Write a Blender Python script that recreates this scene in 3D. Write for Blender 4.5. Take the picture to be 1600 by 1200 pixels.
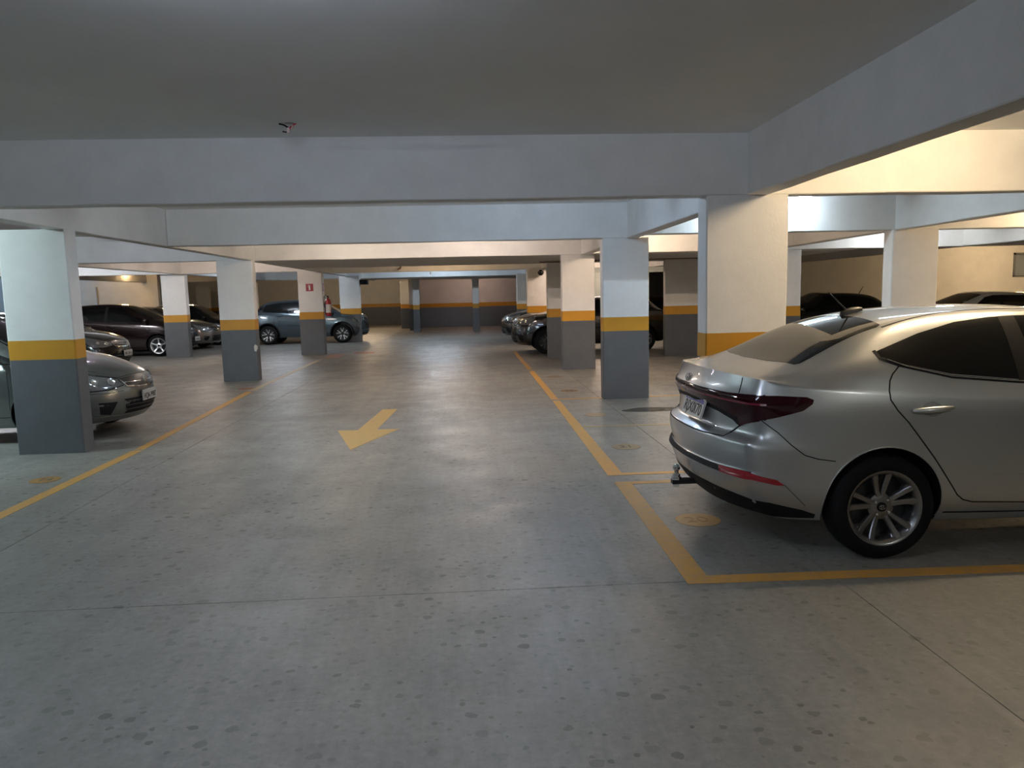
import bpy, bmesh, math, random
from mathutils import Vector, Matrix
from mathutils.bvhtree import BVHTree
from mathutils.geometry import delaunay_2d_cdt
PI = math.pi
random.seed(7)
for o in list(bpy.data.objects): bpy.data.objects.remove(o, do_unlink=True)
S = bpy.context.scene
C = S.collection

# ------------------------------------------------------------------ camera
cam = bpy.data.cameras.new('camera'); camo = bpy.data.objects.new('camera', cam); C.objects.link(camo)
RX = Vector((0.99787444, -0.0610376, -0.02282575)); UY = Vector((0.02984433, 0.11667024, 0.9927222)); FW = Vector((0.05793029, 0.99129333, -0.11824387))
M4 = Matrix((( RX.x, UY.x, -FW.x, 0.0), (RX.y, UY.y, -FW.y, 0.0), (RX.z, UY.z, -FW.z, 1.6), (0, 0, 0, 1)))
camo.matrix_world = M4
cam.sensor_fit = 'HORIZONTAL'; cam.sensor_width = 36.0; cam.lens = 1174.6*36.0/1600.0
cam.clip_start = 0.05; cam.clip_end = 200
S.camera = camo
# ------------------------------------------------------------------ world, exposure
w = bpy.data.worlds.new('world'); S.world = w; w.use_nodes = True
w.node_tree.nodes['Background'].inputs[0].default_value = (0.55, 0.62, 0.75, 1)
w.node_tree.nodes['Background'].inputs[1].default_value = 0.12
S.view_settings.view_transform = 'Standard'; S.view_settings.look = 'None'
S.view_settings.gamma = 1.0; S.view_settings.use_curve_mapping = False
S.view_settings.exposure = 0.14
S.cycles.max_bounces = 12; S.cycles.diffuse_bounces = 9; S.cycles.glossy_bounces = 4; S.cycles.caustics_reflective = False
COOL = (0.76, 0.90, 1.0); COOLG = (0.72, 0.93, 0.92); WARM = (1.0, 0.72, 0.44); NEUT = (1.0, 0.90, 0.84)
# tube lamps on the ceiling: x, y, rotation (deg), colour, watts, label
LAMPS = [
 (-0.75, 2.5, 0, (0.706, 0.797, 1.0), 60, 'cool white tube lamp on the ceiling over the lane just above the viewpoint'),
 (3.75, 4.8, 0, (1.0, 0.75, 0.462), 104, 'warm tube lamp on the ceiling above the roof of the silver sedan'),
 (-6.8, 7.35, 0, (0.737, 0.952, 1.0), 308, 'greenish white tube lamp on the ceiling left of the nearest left column'),
 (-2.4, 8.3, 0, (0.84, 0.911, 1.0), 37, 'cool tube lamp over the left half of the lane between the first two cross beams'),
 (4.1, 10.12, 0, (0.725, 0.881, 1.0), 93, 'cool tube lamp glimpsed beside the large front column under the first beam'),
 (-6.4, 13.2, 0, (0.952, 0.773, 1.0), 12, 'neutral tube lamp over the bays on the left, before the second left column'),
 (-2.3, 13.9, 0, (1.0, 0.83, 0.673), 63, 'warm tube lamp over the left half of the lane before the third cross beam'),
 (3.6, 13.9, 0, (1.0, 0.749, 0.539), 98, 'warm tube lamp over the right bays beyond the second right column'),
 (8.9, 14.2, 0, (0.937, 0.981, 1.0), 83, 'cool tube lamp over the far right bays before the third cross beam'),
 (9.5, 9.2, 0, (1.0, 0.727, 0.448), 382, 'warm tube lamp over the right side bays beyond the silver sedan'),
 (-11.0, 18.5, 0, (0.928, 0.951, 1.0), 288, 'cool tube lamp over the left outer bays above the dark vehicles'),
 (-6.3, 19.6, 0, (1.0, 0.8, 0.675), 92, 'neutral tube lamp over the left bays before the sign column'),
 (-0.6, 22.3, 0, (1.0, 0.677, 0.387), 62, 'warm tube lamp over the lane before the fourth cross beam'),
 (3.6, 22.2, 0, (1.0, 0.742, 0.572), 153, 'warm tube lamp over the right bays beside the camera column'),
 (-6.2, 26.0, 0, (0.772, 0.877, 1.0), 114, 'cool tube lamp over the blue grey crossover'),
 (-1.0, 28.6, 0, (0.669, 0.826, 1.0), 172, 'cool tube lamp over the far lane before the bluish beam'),
 (16.8, 21.0, 0, (1.0, 0.691, 0.376), 171, 'warm tube lamp in front of the plain beige right rear wall'),
 (-4.9, 38.5, 0, (1.0, 0.727, 0.457), 182, 'warm tube lamp in the far recess at the end of the lane'),
 (-12.0, 33.5, 0, (1.0, 0.763, 0.51), 92, 'warm tube lamp in the far left rear bays'),
 (6.0, 28.0, 0, (1.0, 0.82, 0.594), 114, 'warm tube lamp in the far right rear bays'),
 (-16.5, 27.5, 0, (0.432, 0.705, 1.0), 88, 'cool tube lamp before the left rear wall'),
 (-12.6, 28.6, 0, (1.0, 0.65, 0.325), 80, 'warm tube lamp before the right part of the left rear wall'),
 (0.9, 8.6, 0, (0.556, 0.748, 1.0), 53, 'added cool fill tube lamp over the right half of the lane between the first two cross beams'),  # extra lamp added to lighten the right part of the second beam
 (0.3, 13.9, 0, (1.0, 0.808, 0.7), 85, 'added second warm fill tube lamp over the right half of the lane before the third cross beam'),  # added beside its left twin so the third beam's sides get brighter
 (0.4, 37.4, 0, (1.0, 0.671, 0.542), 31, 'added warm fill tube lamp in front of the far dark end wall'),  # added only to brighten the end wall
 (4.7, 7.7, 0, (0.75, 0.875, 1.0), 8, 'added hidden cool fill tube lamp over the right bays just behind the silver sedan'),  # unseen lamp, added to spread the cool light more evenly
 (-1.2, -2.6, 0, (0.794, 0.912, 1.0), 71, 'cool tube lamp over the lane behind the viewpoint'),
 (4.2, -0.6, 0, (0.996, 1.0, 0.917), 46, 'warm tube lamp over the right bays behind the viewpoint'),
 (-6.6, -0.4, 0, (0.632, 0.749, 1.0), 23, 'greenish tube lamp over the left bays behind the viewpoint'),
]

# ------------------------------------------------------------------ materials
MATS = {}
def mat(name, col, rough=0.5, metal=0.0, coat=0.0, emit=None, es=0.0, bump=0.0, bscale=200.0, var=0.0, vscale=3.0, spec=None):
    if name in MATS: return MATS[name]
    m = bpy.data.materials.new(name); m.use_nodes = True; nt = m.node_tree; N = nt.nodes; Lk = nt.links
    b = N['Principled BSDF']
    b.inputs['Base Color'].default_value = (*col, 1); b.inputs['Roughness'].default_value = rough
    b.inputs['Metallic'].default_value = metal; b.inputs['Coat Weight'].default_value = coat; b.inputs['Coat Roughness'].default_value = 0.04
    if spec is not None: b.inputs['Specular IOR Level'].default_value = spec
    if emit: b.inputs['Emission Color'].default_value = (*emit, 1); b.inputs['Emission Strength'].default_value = es
    if bump or var:
        tc = N.new('ShaderNodeTexCoord')
    if bump:
        n = N.new('ShaderNodeTexNoise'); n.inputs['Scale'].default_value = bscale; n.inputs['Detail'].default_value = 4
        bp = N.new('ShaderNodeBump'); bp.inputs['Strength'].default_value = bump; bp.inputs['Distance'].default_value = 0.004
        Lk.new(tc.outputs['Object'], n.inputs['Vector']); Lk.new(n.outputs['Fac'], bp.inputs['Height']); Lk.new(bp.outputs['Normal'], b.inputs['Normal'])
    if var:
        n = N.new('ShaderNodeTexNoise'); n.inputs['Scale'].default_value = vscale; n.inputs['Detail'].default_value = 8; n.inputs['Roughness'].default_value = 0.65
        r = N.new('ShaderNodeValToRGB'); r.color_ramp.elements[0].position = 0.3; r.color_ramp.elements[1].position = 0.7
        r.color_ramp.elements[0].color = (*[c*(1-var) for c in col], 1); r.color_ramp.elements[1].color = (*[min(1, c*(1+var*0.6)) for c in col], 1)
        Lk.new(tc.outputs['Object'], n.inputs['Vector']); Lk.new(n.outputs['Fac'], r.inputs['Fac']); Lk.new(r.outputs['Color'], b.inputs['Base Color'])
    MATS[name] = m; return m
WHITE = mat('white_wall_paint', (0.82, 0.815, 0.80), 0.75, bump=0.35, bscale=55, var=0.07, vscale=2.5)
CEIL = mat('ceiling_paint', (0.86, 0.86, 0.85), 0.7, bump=0.2, bscale=30, var=0.06, vscale=0.8)
YEL = mat('yellow_band_paint', (0.56, 0.27, 0.018), 0.5, bump=0.15, bscale=60, var=0.08)
GREY = mat('dark_grey_base_paint', (0.105, 0.112, 0.122), 0.5, bump=0.2, bscale=50, var=0.12, vscale=4)
def rgb(h): return tuple(((int(h[i:i+2], 16)/255.0)**2.2) for i in (0, 2, 4))
BLACK = mat('black_plastic', (0.008, 0.008, 0.009), 0.65, spec=0.2)
RUB = mat('tyre_rubber', (0.004, 0.004, 0.0042), 0.85, bump=0.2, bscale=90, spec=0.2)
GLASS = mat('tinted_glass', (0.004, 0.0045, 0.005), 0.03, spec=0.38)
CHROME = mat('chrome', (0.75, 0.75, 0.76), 0.08, 1.0)
ALLOY = mat('alloy_grey', (0.23, 0.23, 0.235), 0.28, 0.9, coat=0.3)
ALLOYL = mat('alloy_silver', (0.75, 0.75, 0.76), 0.3, 0.85, coat=0.3)
ALLOYD = mat('alloy_dark', (0.04, 0.042, 0.045), 0.35, 0.6)
LAMPRED = mat('tail_lamp_red', (0.022, 0.0006, 0.003), 0.05, spec=0.4)
REDREF = mat('reflector_red', (0.28, 0.008, 0.018), 0.18, coat=0.6)
LAMPCLR = mat('head_lamp_clear', (0.20, 0.205, 0.21), 0.10, 0.3, coat=1.0)
LAMPREF = mat('head_lamp_reflector', (0.85, 0.86, 0.88), 0.06, 1.0)
AMBER = mat('head_lamp_side', (0.5, 0.48, 0.44), 0.2, 0.2, coat=0.8)
SEAM = mat('panel_gap_black', (0.004, 0.004, 0.004), 0.8)
PLATEW = mat('plate_white', (0.72, 0.71, 0.66), 0.4)
PLATEG = mat('plate_grey', (0.50, 0.50, 0.48), 0.4)
PLATEB = mat('plate_blue', (0.02, 0.03, 0.22), 0.4)
INK = mat('plate_ink', (0.02, 0.02, 0.02), 0.5)

def floor_material():
    m = bpy.data.materials.new('worn_concrete'); m.use_nodes = True; nt = m.node_tree; N = nt.nodes; L = nt.links
    b = N['Principled BSDF']
    geo = N.new('ShaderNodeNewGeometry')
    def noise(scale, detail=6, rough=0.6, vec=None, dist=0.0):
        n = N.new('ShaderNodeTexNoise'); n.inputs['Scale'].default_value = scale; n.inputs['Detail'].default_value = detail
        n.inputs['Roughness'].default_value = rough; n.inputs['Distortion'].default_value = dist
        L.new(vec or geo.outputs['Position'], n.inputs['Vector']); return n.outputs['Fac']
    def ramp(f, p0, p1, c0=(0, 0, 0, 1), c1=(1, 1, 1, 1)):
        r = N.new('ShaderNodeValToRGB'); r.color_ramp.elements[0].position = p0; r.color_ramp.elements[1].position = p1
        r.color_ramp.elements[0].color = c0; r.color_ramp.elements[1].color = c1; L.new(f, r.inputs['Fac']); return r.outputs['Color']
    def mix(fac, a, bcol, blend='MIX'):
        x = N.new('ShaderNodeMix'); x.data_type = 'RGBA'; x.blend_type = blend
        if isinstance(fac, float): x.inputs[0].default_value = fac
        else: L.new(fac, x.inputs[0])
        for k, v in ((6, a), (7, bcol)):
            if isinstance(v, tuple): x.inputs[k].default_value = v
            else: L.new(v, x.inputs[k])
        return x.outputs[2]
    def mathn(op, a, c):
        x = N.new('ShaderNodeMath'); x.operation = op
        for k, v in ((0, a), (1, c)):
            if isinstance(v, (int, float)): x.inputs[k].default_value = v
            else: L.new(v, x.inputs[k])
        return x.outputs[0]
    def mapping(sx, sy, rz=0.0, loc=(0, 0, 0)):
        x = N.new('ShaderNodeMapping'); x.inputs['Scale'].default_value = (sx, sy, 1); x.inputs['Rotation'].default_value = (0, 0, rz); x.inputs['Location'].default_value = loc
        L.new(geo.outputs['Position'], x.inputs['Vector']); return x.outputs[0]
    base = ramp(noise(0.7, 9, 0.62), 0.32, 0.68, (0.168, 0.163, 0.150, 1), (0.240, 0.233, 0.213, 1))
    fine = ramp(noise(22, 6, 0.7), 0.3, 0.7, (0.80, 0.80, 0.80, 1), (1.14, 1.14, 1.14, 1))
    base = mix(1.0, base, fine, 'MULTIPLY')
    # tyre wear streaks along the lane and brushed marks
    st = ramp(noise(1.0, 7, 0.7, mapping(5.5, 0.35, 0.04)), 0.45, 0.72, (1, 1, 1, 1), (0.80, 0.80, 0.81, 1))
    base = mix(1.0, base, st, 'MULTIPLY')
    sc = ramp(noise(1.0, 8, 0.75, mapping(1.2, 16, 0.25)), 0.60, 0.76)
    sc2 = ramp(noise(1.3, 3, 0.5), 0.45, 0.65)
    base = mix(mathn('MULTIPLY', mathn('MULTIPLY', sc, sc2), 0.45), base, (0.40, 0.40, 0.385, 1))
    # dark drops: warped voronoi cells with random presence
    def drops(scale, thr, keep, seed, strength):
        wn = N.new('ShaderNodeTexNoise'); wn.inputs['Scale'].default_value = scale*2.6; wn.inputs['Detail'].default_value = 3
        L.new(geo.outputs['Position'], wn.inputs['Vector'])
        sub = N.new('ShaderNodeVectorMath'); sub.operation = 'SUBTRACT'; L.new(wn.outputs['Color'], sub.inputs[0]); sub.inputs[1].default_value = (0.5, 0.5, 0.5)
        scl = N.new('ShaderNodeVectorMath'); scl.operation = 'SCALE'; L.new(sub.outputs[0], scl.inputs[0]); scl.inputs['Scale'].default_value = 0.30/scale
        add = N.new('ShaderNodeVectorMath'); add.operation = 'ADD'; L.new(mapping(1.0, 1.15, 0.3*seed, (seed*3.1, seed, 0)), add.inputs[0]); L.new(scl.outputs[0], add.inputs[1])
        v = N.new('ShaderNodeTexVoronoi'); v.voronoi_dimensions = '2D'; v.inputs['Scale'].default_value = scale; v.inputs['Randomness'].default_value = 1.0; L.new(add.outputs[0], v.inputs['Vector'])
        sep = N.new('ShaderNodeSeparateColor'); L.new(v.outputs['Color'], sep.inputs[0])
        # size varies per cell
        size = mathn('MULTIPLY', sep.outputs[1], thr)
        inside = mathn('LESS_THAN', v.outputs['Distance'], size)
        pres = mathn('LESS_THAN', sep.outputs[0], keep)
        return mathn('MULTIPLY', mathn('MULTIPLY', inside, pres), mathn('ADD', mathn('MULTIPLY', sep.outputs[2], 0.6), strength))
    sx = N.new('ShaderNodeSeparateXYZ'); L.new(geo.outputs['Position'], sx.inputs[0])
    dens = ramp(noise(0.45, 4, 0.6), 0.30, 0.62)
    d1 = drops(7.5, 0.22, 0.72, 1.0, 0.35); d2 = drops(13.0, 0.20, 0.45, 2.0, 0.3)
    d = mathn('MINIMUM', mathn('MAXIMUM', mathn('MULTIPLY', d1, dens), mathn('MULTIPLY', d2, mathn('ADD', mathn('MULTIPLY', dens, 0.8), 0.15))), 1.0)
    base = mix(mathn('MULTIPLY', d, 0.97), base, (0.050, 0.046, 0.038, 1))
    L.new(base, b.inputs['Base Color'])
    rg = ramp(noise(2.2, 7, 0.7), 0.3, 0.75, (0.36, 0.36, 0.36, 1), (0.62, 0.62, 0.62, 1)); L.new(rg, b.inputs['Roughness'])
    b.inputs['Specular IOR Level'].default_value = 0.45
    bp = N.new('ShaderNodeBump'); bp.inputs['Strength'].default_value = 0.25; bp.inputs['Distance'].default_value = 0.003
    L.new(noise(60, 5, 0.65), bp.inputs['Height']); L.new(bp.outputs['Normal'], b.inputs['Normal'])
    return m
CONC = floor_material()
def paint_mark(name, col, wear=0.5):
    """worn road paint: orange-yellow colour with thin patches"""
    m = mat(name, col, 0.55, bump=0.2, bscale=60)
    nt = m.node_tree; N = nt.nodes; L = nt.links; b = N['Principled BSDF']
    g = N.new('ShaderNodeNewGeometry'); n = N.new('ShaderNodeTexNoise'); n.inputs['Scale'].default_value = 14; n.inputs['Detail'].default_value = 8; n.inputs['Roughness'].default_value = 0.75
    r = N.new('ShaderNodeValToRGB'); r.color_ramp.elements[0].position = 0.42; r.color_ramp.elements[1].position = 0.75
    r.color_ramp.elements[0].color = (*col, 1); r.color_ramp.elements[1].color = (*[c*(1-wear)+g0*wear for c, g0 in zip(col, (0.22, 0.21, 0.19))], 1)
    L.new(g.outputs['Position'], n.inputs['Vector']); L.new(n.outputs['Fac'], r.inputs['Fac']); L.new(r.outputs['Color'], b.inputs['Base Color'])
    return m
LINE = paint_mark('orange_line_paint', (0.52, 0.265, 0.04), 0.55)
ARROWP = paint_mark('arrow_paint', (0.60, 0.35, 0.07), 0.35)
DISCP = paint_mark('disc_paint', (0.52, 0.30, 0.09), 0.5)

# ------------------------------------------------------------------ helpers
def mesh_obj(name, verts, faces, m, parent=None, loc=(0, 0, 0), smooth=False, mi=None, sharp=None):
    me = bpy.data.meshes.new(name); me.from_pydata([tuple(v) for v in verts], [], faces)
    for mm in (m if isinstance(m, (list, tuple)) else [m]): me.materials.append(mm)
    if mi: me.polygons.foreach_set('material_index', mi)
    me.update()
    if smooth:
        me.polygons.foreach_set('use_smooth', [True]*len(me.polygons))
        if sharp: me.set_sharp_from_angle(angle=math.radians(sharp))
    o = bpy.data.objects.new(name, me); C.objects.link(o); o.location = loc
    if parent: o.parent = parent
    return o
class MB:
    def __init__(s): s.v = []; s.f = []; s.mi = []
    def add(s, v, f, mi=0):
        n = len(s.v); s.v += [tuple(x) for x in v]; s.f += [tuple(i+n for i in q) for q in f]; s.mi += [mi]*len(f)
    def box(s, x0, y0, z0, x1, y1, z1, mi=0, ch=0.0):
        if ch <= 0:
            s.add([(x0, y0, z0), (x1, y0, z0), (x1, y1, z0), (x0, y1, z0), (x0, y0, z1), (x1, y0, z1), (x1, y1, z1), (x0, y1, z1)],
                  [(0, 3, 2, 1), (4, 5, 6, 7), (0, 1, 5, 4), (1, 2, 6, 5), (2, 3, 7, 6), (3, 0, 4, 7)], mi)
        else:   # vertical edges chamfered
            p = [(x0+ch, y0), (x1-ch, y0), (x1, y0+ch), (x1, y1-ch), (x1-ch, y1), (x0+ch, y1), (x0, y1-ch), (x0, y0+ch)]
            s.prism(p, z0, z1, mi)
    def prism(s, p, z0, z1, mi=0):
        n = len(p); s.add([(a, b, z0) for a, b in p]+[(a, b, z1) for a, b in p],
              [tuple(range(n-1, -1, -1)), tuple(range(n, 2*n))]+[(i, (i+1) % n, n+(i+1) % n, n+i) for i in range(n)], mi)
    def tube(s, pts, r, n=8, mi=0, closed=False):
        pts = [Vector(p) for p in pts]; k = len(pts); base = len(s.v); V = []; up = Vector((0, 0, 1))
        for i, p in enumerate(pts):
            a = pts[max(0, i-1)]; b = pts[min(k-1, i+1)]; d = (b-a)
            if d.length < 1e-9: d = Vector((1, 0, 0))
            d.normalize(); u = d.cross(up)
            if u.length < 1e-3: u = d.cross(Vector((1, 0, 0)))
            u.normalize(); v = u.cross(d); rr = r[i] if isinstance(r, (list, tuple)) else r
            V += [p+(u*math.cos(2*PI*j/n)+v*math.sin(2*PI*j/n))*rr for j in range(n)]
        F = [(i*n+j, i*n+(j+1) % n, (i+1)*n+(j+1) % n, (i+1)*n+j) for i in range(k-1) for j in range(n)]
        F += [tuple(range(n-1, -1, -1)), tuple((k-1)*n+j for j in range(n))]
        s.add(V, F, mi)
    def lathe(s, prof, n=32, axis='z', c=(0, 0, 0), mi=0, cap=True):
        """prof: list of (radius, height) along axis"""
        V = []
        for (r, h) in prof:
            for j in range(n):
                a = 2*PI*j/n; x, y = r*math.cos(a), r*math.sin(a)
                V.append((c[0]+x, c[1]+y, c[2]+h) if axis == 'z' else (c[0]+x, c[1]+h, c[2]+y) if axis == 'y' else (c[0]+h, c[1]+x, c[2]+y))
        k = len(prof); F = [(i*n+j, i*n+(j+1) % n, (i+1)*n+(j+1) % n, (i+1)*n+j) for i in range(k-1) for j in range(n)]
        if axis == 'y': F = [q[::-1] for q in F]
        if cap: F += [tuple(range(n)) if axis == 'y' else tuple(range(n-1, -1, -1)), tuple((k-1)*n+j for j in range(n))[::(-1 if axis == 'y' else 1)]]
        s.add(V, F, mi)
    def build(s, name, m, parent=None, loc=(0, 0, 0), smooth=False, sharp=35):
        return mesh_obj(name, s.v, s.f, m, parent, loc, smooth, s.mi if isinstance(m, (list, tuple)) else None, sharp if smooth else None)
def tag(o, label=None, cat=None, group=None, kind=None):
    if label: o['label'] = label
    if cat: o['category'] = cat
    if group: o['group'] = group
    if kind: o['kind'] = kind
    return o
def empty(name, loc, rz=0.0):
    o = bpy.data.objects.new(name, None); C.objects.link(o); o.location = loc; o.rotation_euler = (0, 0, rz); o.empty_display_size = 0.2; return o
def text_mesh(body, size, m, name, parent, mtx, extrude=0.0008, shear=0.0, bold=0.0, width=None):
    cu = bpy.data.curves.new('t', 'FONT'); cu.body = body; cu.size = size; cu.extrude = extrude; cu.align_x = 'CENTER'; cu.align_y = 'CENTER'; cu.shear = shear; cu.offset = bold
    t = bpy.data.objects.new('t', cu); C.objects.link(t)
    dg = bpy.context.evaluated_depsgraph_get(); me = bpy.data.meshes.new_from_object(t.evaluated_get(dg)); bpy.data.objects.remove(t); 
    if width:
        xs = [v.co.x for v in me.vertices]; wd = max(xs)-min(xs); k = width/wd
        for v in me.vertices: v.co.x *= k
    me.transform(mtx); me.materials.clear(); me.materials.append(m); me.name = name
    o = bpy.data.objects.new(name, me); C.objects.link(o); o.parent = parent; return o

# ------------------------------------------------------------------ structure
ZB, ZC = 2.39, 2.90
X0, X1, Y0, Y1 = -24.0, 20.0, -5.5, 46.0
# floor: sub base with sawn concrete slabs
fl = MB(); fl.box(X0-0.2, Y0-0.2, -0.25, X1+0.2, Y1+0.2, -0.014)
floor = tag(fl.build('floor', mat('joint_dark', (0.03, 0.03, 0.028), 0.9)), kind='structure')
gx = [X0-0.2, -18.4, -13.3, -8.2, -3.1, 2.0, 7.1, 12.2, X1+0.2]
gy = [Y0-0.2, -1.9, 3.94, 11.6, 19.3, 27.0, 34.7, Y1+0.2]
for i in range(len(gx)-1):
    for j in range(len(gy)-1):
        g = 0.0028
        q = MB(); q.box(gx[i]+g, gy[j]+g, -0.014, gx[i+1]-g, gy[j+1]-g, 0.0)
        q.build('concrete_slab', CONC, floor)
cb = MB(); cb.box(X0-0.2, Y0-0.2, ZC, X1+0.2, Y1+0.2, ZC+0.2)
ceiling = tag(cb.build('ceiling', CEIL), kind='structure')
def beam(x0, y0, x1, y1, z0=ZB, z1=ZC, name='beam'):
    """downstand beam with slightly wavy hand-plastered arrises"""
    q = MB(); lx, ly = abs(x1-x0), abs(y1-y0); along = 0 if lx > ly else 1; L = max(lx, ly); n = max(2, int(L/0.6)); V = []; F = []
    for i in range(n+1):
        t = i/n; e = lambda: random.uniform(-0.004, 0.004); c = 0.008
        a0, a1 = ((y0, y1) if along == 0 else (x0, x1)); s = (x0+(x1-x0)*t) if along == 0 else (y0+(y1-y0)*t)
        ea, eb, ez, ez2 = e(), e(), e(), e()
        pr = [(a0, z1), (a0+ea*0.4, z0+c+ez), (a0+c+ea*0.4, z0+ez), (a1-c+eb*0.4, z0+ez2), (a1+eb*0.4, z0+c+ez2), (a1, z1)]
        for a, z in pr: V.append((s, a, z) if along == 0 else (a, s, z))
    for i in range(n):
        for j in range(5): F.append((i*6+j, i*6+j+1, (i+1)*6+j+1, (i+1)*6+j) if along == 1 else (i*6+j, (i+1)*6+j, (i+1)*6+j+1, i*6+j+1))
    F += [tuple(range(6)), tuple(n*6+j for j in range(5, -1, -1))]
    q.add(V, F); o = q.build(name, WHITE, ceiling); 
    return o
T = 0.2
CROSS = [(6.36, X0, X1, T), (11.12, -4.2, 2.5, T), (10.52, 2.5, X1, T), (15.30, X0, -4.36, T), (15.66, -4.36, 2.6, T), (15.34, 2.6, X1, T), (22.1, X0, -4.2, T),
         (24.3, -4.2, X1, T), (31.2, X0, X1, 0.2), (36.3, -2.4, 8, 0.25)]
for (y, a, b, t) in CROSS: beam(a, y, b, y+t)
for (x, a, b, t) in [(-4.37, 1.8, 36.0, 0.16), (2.40, -5.0, 15.6, 0.18), (6.12, -5.0, 24.3, 0.2), (-8.24, 8.0, 31.2, 0.2), (10.4, -5.0, 24.3, 0.2), (2.45, 20.0, 31.2, 0.18), (-12.6, 8, 31.2, 0.2), (-8.24, 1.8, 6.36, 0.2)]:
    beam(x, a, x+t, b, z0=ZB-0.002)
beam(-4.2, 15.86, 8.4, 20.0, z0=ZB+0.003, name='dropped_soffit')
beam(-4.2, 31.4, 6.0, 34.3, z0=ZB+0.003, name='dropped_soffit')

def wall(name, x0, y0, x1, y1, band=True, hole=None, z1=ZC, top=WHITE):
    """painted wall: white above, yellow band, grey base; children carry the paint bands"""
    q = MB()
    if hole:
        hx0, hx1, hz0, hz1 = hole
        q.box(x0, y0, 0, hx0, y1, z1); q.box(hx1, y0, 0, x1, y1, z1); q.box(hx0, y0, 0, hx1, y1, hz0); q.box(hx0, y0, hz1, hx1, y1, z1)
    else: q.box(x0, y0, 0, x1, y1, z1)
    w_ = tag(q.build(name, top), kind='structure')
    if band:
        e = 0.003; q = MB(); q.box(x0-e, y0-e, 1.0225, x1+e, y1+e, 1.229); q.build('yellow_band', YEL, w_)
        q = MB(); q.box(x0-e, y0-e, 0.0, x1+e, y1+e, 1.0225); q.build('grey_base', GREY, w_)
    return w_
wall('wall_left', X0-0.2, Y0, X0, Y1)
wall('wall_right', X1, Y0, X1+0.2, Y1)
wall('wall_near', X0, Y0-0.2, X1, Y0)
wall('wall_far', X0, Y1, X1, Y1+0.2)
wall('wall_rear_center', -2.35, 39.5, 8.0, 39.7)
wall('wall_rear_left', X0, 30.4, -12.0, 30.6)
wall('wall_rear_right', 7.2, 23.9, X1, 24.1, hole=(18.0, 19.5, 1.84, 2.55), band=False)
wall('wall_side_passage', 4.88, 18.28, 7.4, 18.46)
wall('wall_recess', -2.7, 36.2, -2.35, 39.7)
# little window high in the right rear wall
wf = tag(MB().build('window_1', WHITE), kind='structure') if False else None
q = MB(); q.box(17.95, 23.86, 2.52, 19.55, 23.93, 2.58); q.box(17.95, 23.86, 1.80, 18.01, 23.93, 2.58); q.box(19.5, 23.86, 1.8, 19.55, 23.93, 2.58); q.box(17.95, 23.86, 1.80, 19.55, 23.93, 1.85); q.box(18.5, 23.88, 1.85, 18.54, 23.92, 2.52)
wn = tag(q.build('window_1', mat('window_frame_grey', (0.18, 0.19, 0.2), 0.5)), kind='structure')
q = MB(); q.box(18.01, 23.98, 1.85, 19.5, 23.99, 2.52); q.build('pane', mat('frosted_pane', (0.30, 0.34, 0.38), 0.15), wn)

def column(x0, y0, x1, y1, label, base=0.0, top=ZB, stack=True):
    cx, cy = (x0+x1)/2, (y0+y1)/2
    c = empty('column', (cx, cy, 0)); tag(c, label, 'column', 'painted concrete columns')
    hx, hy = (x1-x0)/2, (y1-y0)/2; ch = 0.012
    def seg(name, z0, z1, m, e):
        V = []; F = []; n = max(1, int((z1-z0)/0.35))
        for i in range(n+1):
            z = z0+(z1-z0)*i/n; rr = random.Random(int(z*1000)+int(x0*77)); d = [rr.uniform(-0.003, 0.003) if 0 < z < top-0.05 else 0 for _ in range(4)]
            a0, a1, b0, b1 = -hx-e+d[0], hx+e+d[1], -hy-e, hy+e
            V += [(a0+ch, b0, z), (a1-ch, b0, z), (a1, b0+ch, z), (a1, b1-ch, z), (a1-ch, b1, z), (a0+ch, b1, z), (a0, b1-ch, z), (a0, b0+ch, z)]
        for i in range(n):
            F += [(i*8+j, i*8+(j+1) % 8, i*8+8+(j+1) % 8, i*8+8+j) for j in range(8)]
        F += [tuple(range(7, -1, -1)), tuple(n*8+j for j in range(8))]
        mesh_obj(name, V, F, m, c)
    seg('upper_shaft', 1.229, top, WHITE, 0.0)
    seg('yellow_band', 1.0225, 1.229, YEL, 0.0015)
    seg('grey_base', base, 1.0225, GREY, 0.0015)
    return c
DX = 0.70
colA = column(-4.87, 8.29, -4.18, 8.52, 'nearest left column, beside the grey hatchback nose')
colB = column(-4.87, 15.24, -4.18, 15.47, 'second left column in the row along the lane, with a chipped corner')
colC = column(-8.72, 22.33, -8.04, 22.55, 'left column standing between the dark minivan and the bronze grey sedan')
colD = column(-4.78, 21.99, -4.09, 22.22, 'left column carrying the small red extinguisher sign')
colH = column(-4.54, 27.65, -3.82, 27.9, 'bluish lit left column behind the crossover, farthest of the left row')
colE = column(2.03, 11.12, 2.72, 11.34, 'bluish lit right column standing behind the rear of the silver sedan')
colF = column(2.00, 15.66, 2.69, 15.88, 'pinkish lit right column behind the bluish one')
colG = column(2.05, 6.36, 2.76, 6.60, 'large front column rising directly behind the silver sedan')
colI = column(1.99, 18.40, 2.73, 18.64, 'shaded right column partly hidden by the pinkish one, beside the black crossover')
colJ = column(1.90, 23.35, 2.60, 23.6, 'warm lit right column beside the little dome camera')
colL = column(6.22, 15.36, 6.96, 15.6, 'narrow visible column just right of the large front column')
colM = column(6.08, 10.50, 6.76, 10.74, 'column behind the roof of the silver sedan at right', top=ZB)
column(-3.30, 38.6, -2.72, 38.9, 'narrow warm lit far column at the mouth of the recess')
column(-2.38, 34.2, -2.08, 34.5, 'slim dark far post at the left end of the lane')
column(0.30, 34.1, 0.60, 34.4, 'slim dark far post in the middle of the lane end')
column(2.0, 29.5, 2.5, 29.8, 'far column glimpsed left of the warm lit one with the camera')
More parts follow.
